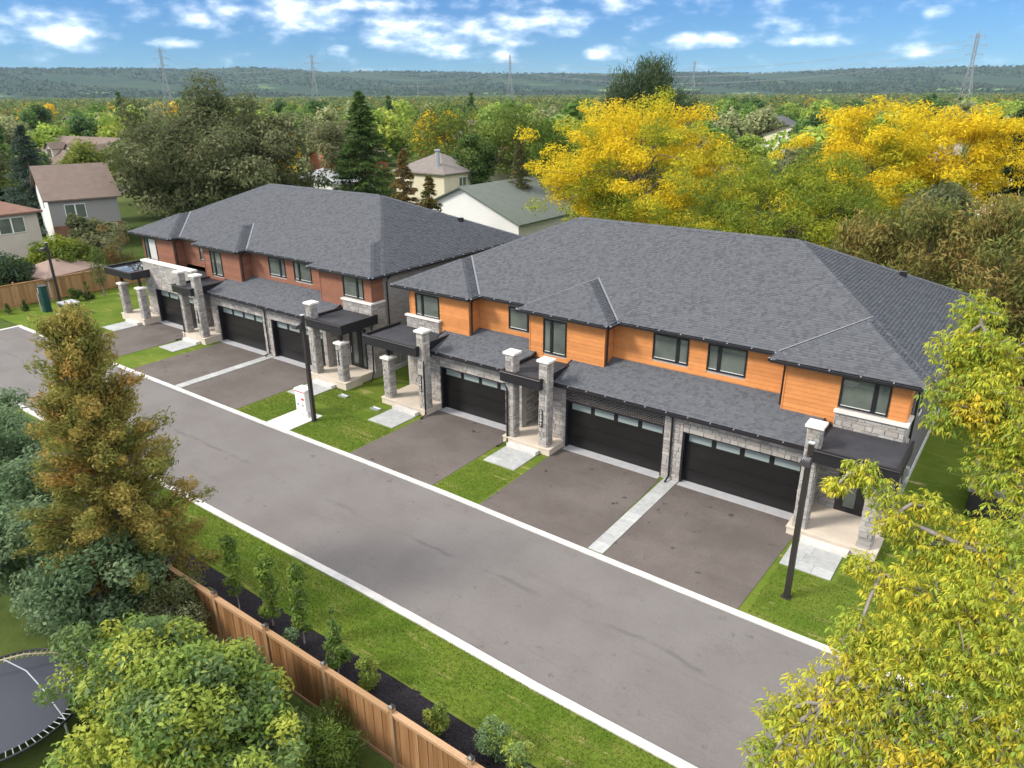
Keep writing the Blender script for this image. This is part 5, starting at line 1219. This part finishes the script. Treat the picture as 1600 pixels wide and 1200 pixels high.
while len(placed) < 250 and tries < 6000:
    tries += 1; az = math.radians(r.uniform(-80, 6)); dist = 100 + 330 * r.random() ** 1.15
    x, y = dist * math.sin(az), dist * math.cos(az)
    if any((x - a) ** 2 + (y - b) ** 2 < 100 for a, b in houses_xy) or any((x - a) ** 2 + (y - b) ** 2 < 30 for a, b in placed): continue
    # keep the sight lines from the road side to the nearer houses open
    blocked = False
    for a, b in houses_xy[:6]:
        L = math.hypot(a, b); u = (a * x + b * y) / L
        if 0 < u < L and abs(a * y - b * x) / L < 8: blocked = True
    if blocked or (-20 < x < -2 and y < 215): continue
    placed.append((x, y)); k = r.choices(range(6), (24, 22, 16, 9, 9, 20))[0]; s = r.uniform(.75, 1.4)
    if first[k]: o = protos[k]; o.location = (x, y, 0); o.rotation_euler = (0, 0, r.uniform(0, 6)); o.scale = (s, s, s); first[k] = False
    else: copy_tree(protos[k], (x, y, 0), r.uniform(0, 6), s)

def woodland():
    r = np.random.default_rng(9); Vs = []; Cs = []; pal = 1.3 * np.array([(.085, .13, .03), (.115, .16, .04), (.07, .10, .028), (.14, .175, .05), (.13, .12, .05), (.165, .19, .05), (.06, .09, .03)]); yel = np.array((.45, .30, .02))
    for lo, hi, n, q, sz in ((400, 900, 4200, 26, 1.25), (900, 2000, 6500, 12, 2.4), (2000, 3900, 6500, 8, 4.0)):
        az = np.radians(r.uniform(-84, 12, n)); d = np.sqrt(r.uniform(lo ** 2, hi ** 2, n)); x, y = d * np.sin(az), d * np.cos(az)
        h = r.uniform(6, 12.5, n); w = r.uniform(2.5, 8.5, n) * (1.0 if lo < 900 else 1.8)
        v = unit(r.normal(0, 1, (n, q, 3))); rad = r.uniform(.6, 1, (n, q, 1))
        P = np.stack([x, y, h * .5], 1)[:, None] + v * rad * np.stack([w, w, h * .5], 1)[:, None]
        c = pal[r.integers(0, len(pal), n)]; m = r.random(n) < (.07 if lo < 1500 else .02); c[m] = yel
        C = (c[:, None] * r.uniform(.75, 1.25, (n, q, 1))).reshape(-1, 3)
        Vs.append(leaf_quads(P.reshape(-1, 3), v.reshape(-1, 3), sz, .9, r, 0)); Cs.append(C)
    n = 16000; az = np.radians(r.uniform(-90, 20, n)); d = r.uniform(3450, 5750, n); H = hill_h(az, d)     # trees on the slopes
    P = np.stack([d * np.sin(az), d * np.cos(az), H + 3], 1)[:, None] + r.normal(0, 1, (n, 3, 3)) * np.array([9, 9, 2.5]); c = pal[r.integers(0, len(pal), n)] * .33
    keep = (np.sin(az * 37 + d * .0031) + np.sin(d * .0042 + az * 13)) > -.75; P, c = P[keep], c[keep]; n = len(P)
    Vs.append(leaf_quads(P.reshape(-1, 3), np.tile([0, -.3, 1.], (n * 3, 1)), 11, .8, r, 0)); Cs.append((c[:, None] * r.uniform(.85, 1.15, (n, 3, 1))).reshape(-1, 3))
    V = np.concatenate(Vs); o = link('distant_woodland', raw_mesh('distant_woodland', V, np.arange(len(V)).reshape(-1, 4), np.concatenate(Cs), m_leafm)); o['kind'] = 'stuff'; tag(o, 'far off mass of trees on the plain below the hills', 'woodland')

HP = [(-110, 1.5), (-75.2, 1.48), (-69.2, 1.59), (-62.2, 1.66), (-54.2, 1.75), (-49.9, 1.51), (-43.2, 1.51), (-36.3, 1.35), (-30.3, 1.31), (-22.6, 1.32), (-18.3, 1.19), (-13.1, 1.39), (-6.8, 1.39), (-3.4, 1.39), (2.6, 1.21), (40, 1.3)]
def hill_h(az, d, low=None):
    top = np.interp(np.degrees(az), [a for a, _ in HP], [e for _, e in HP]); f = np.clip((d - 3300) / 2300, 0, 1); prof = np.where(d <= 5600, f ** 1.25 * (.75 + .25 * np.sin(f * 1.57)), 1.0 - .1 * (d - 5600) / 1600)
    return (5600 * np.tan(np.radians(top)) + 15.5) * prof
def hills_fn(nt, geo, src, b):
    a = tex(nt, geo, 'noise', .0022, 4, .6); c2 = tex(nt, geo, 'noise', .03, 5, .7); f = tex(nt, geo, 'noise', .0035, 2, .4, seed=31.7, stretch=(1, 1, 2))
    c = mixc(nt, rng_(nt, a, .35, .65), (.026, .046, .022), (.044, .064, .028))
    c = mixc(nt, rng_(nt, c2, .4, .65, 0, .7), c, (.030, .048, .022))
    br = tex(nt, geo, 'noise', .009, 4, .6, seed=12)
    c = mixc(nt, rng_(nt, br, .58, .7, 0, .4), c, (.075, .062, .032))
    sp = N(nt, 'ShaderNodeSeparateXYZ'); nt.links.new(geo.outputs['Position'], sp.inputs[0]); lowm = rng_(nt, sp.outputs[2], 20, 95, 1, 0)
    return mixc(nt, mul(nt, rng_(nt, f, .60, .63), lowm), c, (.13, .20, .06))
def hills():
    na, nr = 520, 60; V = np.zeros((na + 1, nr + 1, 3)); r = np.random.default_rng(4)
    az = np.radians(np.linspace(-108, 38, na + 1)); top = np.interp(np.degrees(az), [a for a, _ in HP], [e for _, e in HP])
    d = np.linspace(3300, 7200, nr + 1); crest = 5600
    lump = r.normal(0, 1, (na + 1, nr + 1)); low = np.interp(np.arange(na + 1), np.arange(0, na + 21, 20), r.normal(0, 1, len(np.arange(0, na + 21, 20))))
    for j, dd in enumerate(d):
        f = np.clip((dd - 3300) / (crest - 3300), 0, 1); prof = (f ** 1.25) * (.75 + .25 * math.sin(f * 1.57)) if dd <= crest else 1.0 - .1 * (dd - crest) / 1600
        hgt = hill_h(az, np.full(na + 1, dd)) + lump[:, j] * 2.5 * (f > .05) - 3 * (f < .02)
        V[:, j, 0] = dd * np.sin(az); V[:, j, 1] = dd * np.cos(az); V[:, j, 2] = hgt
    idx = np.arange((na + 1) * (nr + 1)).reshape(na + 1, nr + 1)
    F = np.stack([idx[:-1, :-1], idx[:-1, 1:], idx[1:, 1:], idx[1:, :-1]], -1).reshape(-1, 4)
    o = link('hills', raw_mesh('hills', V.reshape(-1, 3), F[:, ::-1], np.full((len(F), 3), .05), mat('hill_forest', rough=.95, spec=.05, fn=hills_fn))); o['kind'] = 'structure'
hills()
woodland()

# ------------------------------------------------------------------ pylons and cables
m_lat = mat('pylon_steel', (.30, .31, .32), .6)
def pylon(label, x, y, h):
    t = thing('pylon', label, 'pylon', (x, y, 0), 'power line pylons'); rad = .17
    rot = math.atan2(y, x) + .5
    W_ = lambda f: 5.0 * (1 - f / .62) + 1.1 if f < .62 else 1.1
    def cr(f): w = W_(f); return [Vector((x + w * math.cos(rot + k * math.pi / 2), y + w * math.sin(rot + k * math.pi / 2), f * h)) for k in range(4)]
    fs = [0, .13, .25, .36, .45, .54, .62, .70, .78, .86, .94]
    b = MB()
    for a, c in zip(fs, fs[1:]):
        p, q = cr(a), cr(c)
        for k in range(4):
            b.tube([p[k], q[k]], rad, 4, cap=False); b.tube([p[k], q[(k + 1) % 4]], rad * .6, 4, cap=False); b.tube([q[k], q[(k + 1) % 4]], rad * .6, 4, cap=False)
    b.build('lattice_tower', m_lat, t)
    b = MB(); b.tube([(x, y, .94 * h), (x, y, h)], rad, 4); b.build('peak', m_lat, t)
    ca, sa = math.cos(rot + .78), math.sin(rot + .78); arms = []
    for f, L in ((.70, 5.5), (.80, 7.0), (.90, 5.0)):
        b = MB()
        for sg in (-1, 1):
            e = Vector((x + sg * L * ca, y + sg * L * sa, f * h + .6)); b.tube([(x, y, f * h), e], rad * .8, 4); b.tube([(x, y, f * h + 2.0), e], rad * .6, 4); b.tube([e, e - Vector((0, 0, 1.8))], rad * .6, 4); arms.append(e - Vector((0, 0, 1.8)))
        b.build('cross_arm', m_lat, t)
    return arms
PY = [('pylon rising beyond the large olive maple', -681, 392, 58), ('pylon above the tree beside the tall spruce', -606, 501, 54), ('small far pylon beyond the light green maples', -1500, 1600, 46), ('pylon between the light green maples and the tall dark pine', -482, 653, 55), ('slender far pylon just beside the tall dark pine', -396, 918, 54), ('pylon above the golden locust by the far street', -65, 598, 53)]
AR = [pylon(*p) for p in PY]
for a, c, lab in ((0, 1, 'between the pylons over the olive maple and the tall spruce'), (1, 3, 'between the pylons by the tall spruce and the dark pine'), (3, 5, 'between the pylons by the dark pine and the far street')):
    for k in range(6):
        p, q = AR[a][k], AR[c][k]; b = MB(); b.tube([p.lerp(q, i / 12) - Vector((0, 0, 14 * 4 * (i / 12) * (1 - i / 12))) for i in range(13)], .07, 4, cap=False)
        tag(b.build('power_cable', m_lat, loc=tuple(p)), 'thin power cable sagging ' + lab, 'cable', 'cables ' + lab)

# ------------------------------------------------------------------ grass blades on the near lawns
def grass(name, rects, n, seed, z, h=.055):
    r = np.random.default_rng(seed); A = np.array([(b - a) * (d - c) for a, b, c, d in rects]); cnt = (n * A / A.sum()).astype(int); P = []
    for (a, b, c, d), k in zip(rects, cnt): P.append(np.stack([r.uniform(a, b, k), r.uniform(c, d, k), np.full(k, z)], 1))
    P = np.concatenate(P); n = len(P); a = r.uniform(0, 6.283, n); w = np.stack([np.cos(a), np.sin(a), 0 * a], 1) * r.uniform(.006, .014, (n, 1)); lean = np.stack([r.normal(0, .02, n), r.normal(0, .02, n), r.uniform(.5, 1.2, n) * h], 1)
    V = np.stack([P - w, P + w, P + lean], 1).reshape(-1, 3)
    pal = np.array([(.10, .17, .018), (.14, .205, .024), (.08, .14, .014), (.185, .215, .045), (.26, .23, .09)]); C = pal[r.choice(5, n, p=[.32, .28, .2, .15, .05])] * r.uniform(.8, 1.2, (n, 1))
    o = link(name, raw_mesh(name, V, np.arange(n * 3).reshape(-1, 3), C, m_grass, 3)); o['kind'] = 'stuff'; return o
tag(grass('grass', [(-30, 3, 11.02, 12.98)], 45000, 1, .05), 'short mown grass between the south kerb and the mulch bed', 'grass')
tag(grass('grass', [(-32.7, -30.15, 19.75, 22.8), (-28.3, -24.1, 19.8, 22.8), (-30.9, -27.3, 22.9, 25), (-18.8, -16.4, 19.85, 22.8), (-5.2, 2, 19.65, 22.8), (-3.3, 2, 22.9, 26)], 45000, 2, .012), 'short mown grass on the lawns between the driveways', 'grass')
# ------------------------------------------------------------------ the air: a thin even haze
hz = MB(); hz.box(-9600, 9600, -9600, 9600, -1.5, 260)
hm = bpy.data.materials.new('haze'); hm.use_nodes = True; nt = hm.node_tree; nt.nodes.clear()
pv = N(nt, 'ShaderNodeVolumePrincipled'); pv.inputs['Color'].default_value = (.52, .76, 1.0, 1); pv.inputs['Density'].default_value = .000042; pv.inputs['Anisotropy'].default_value = 0.0
mo = N(nt, 'ShaderNodeOutputMaterial'); nt.links.new(pv.outputs[0], mo.inputs['Volume'])
ho = hz.build('haze', hm); ho['kind'] = 'stuff'; tag(ho, 'thin pale blue haze over the distant plain and hills', 'haze')
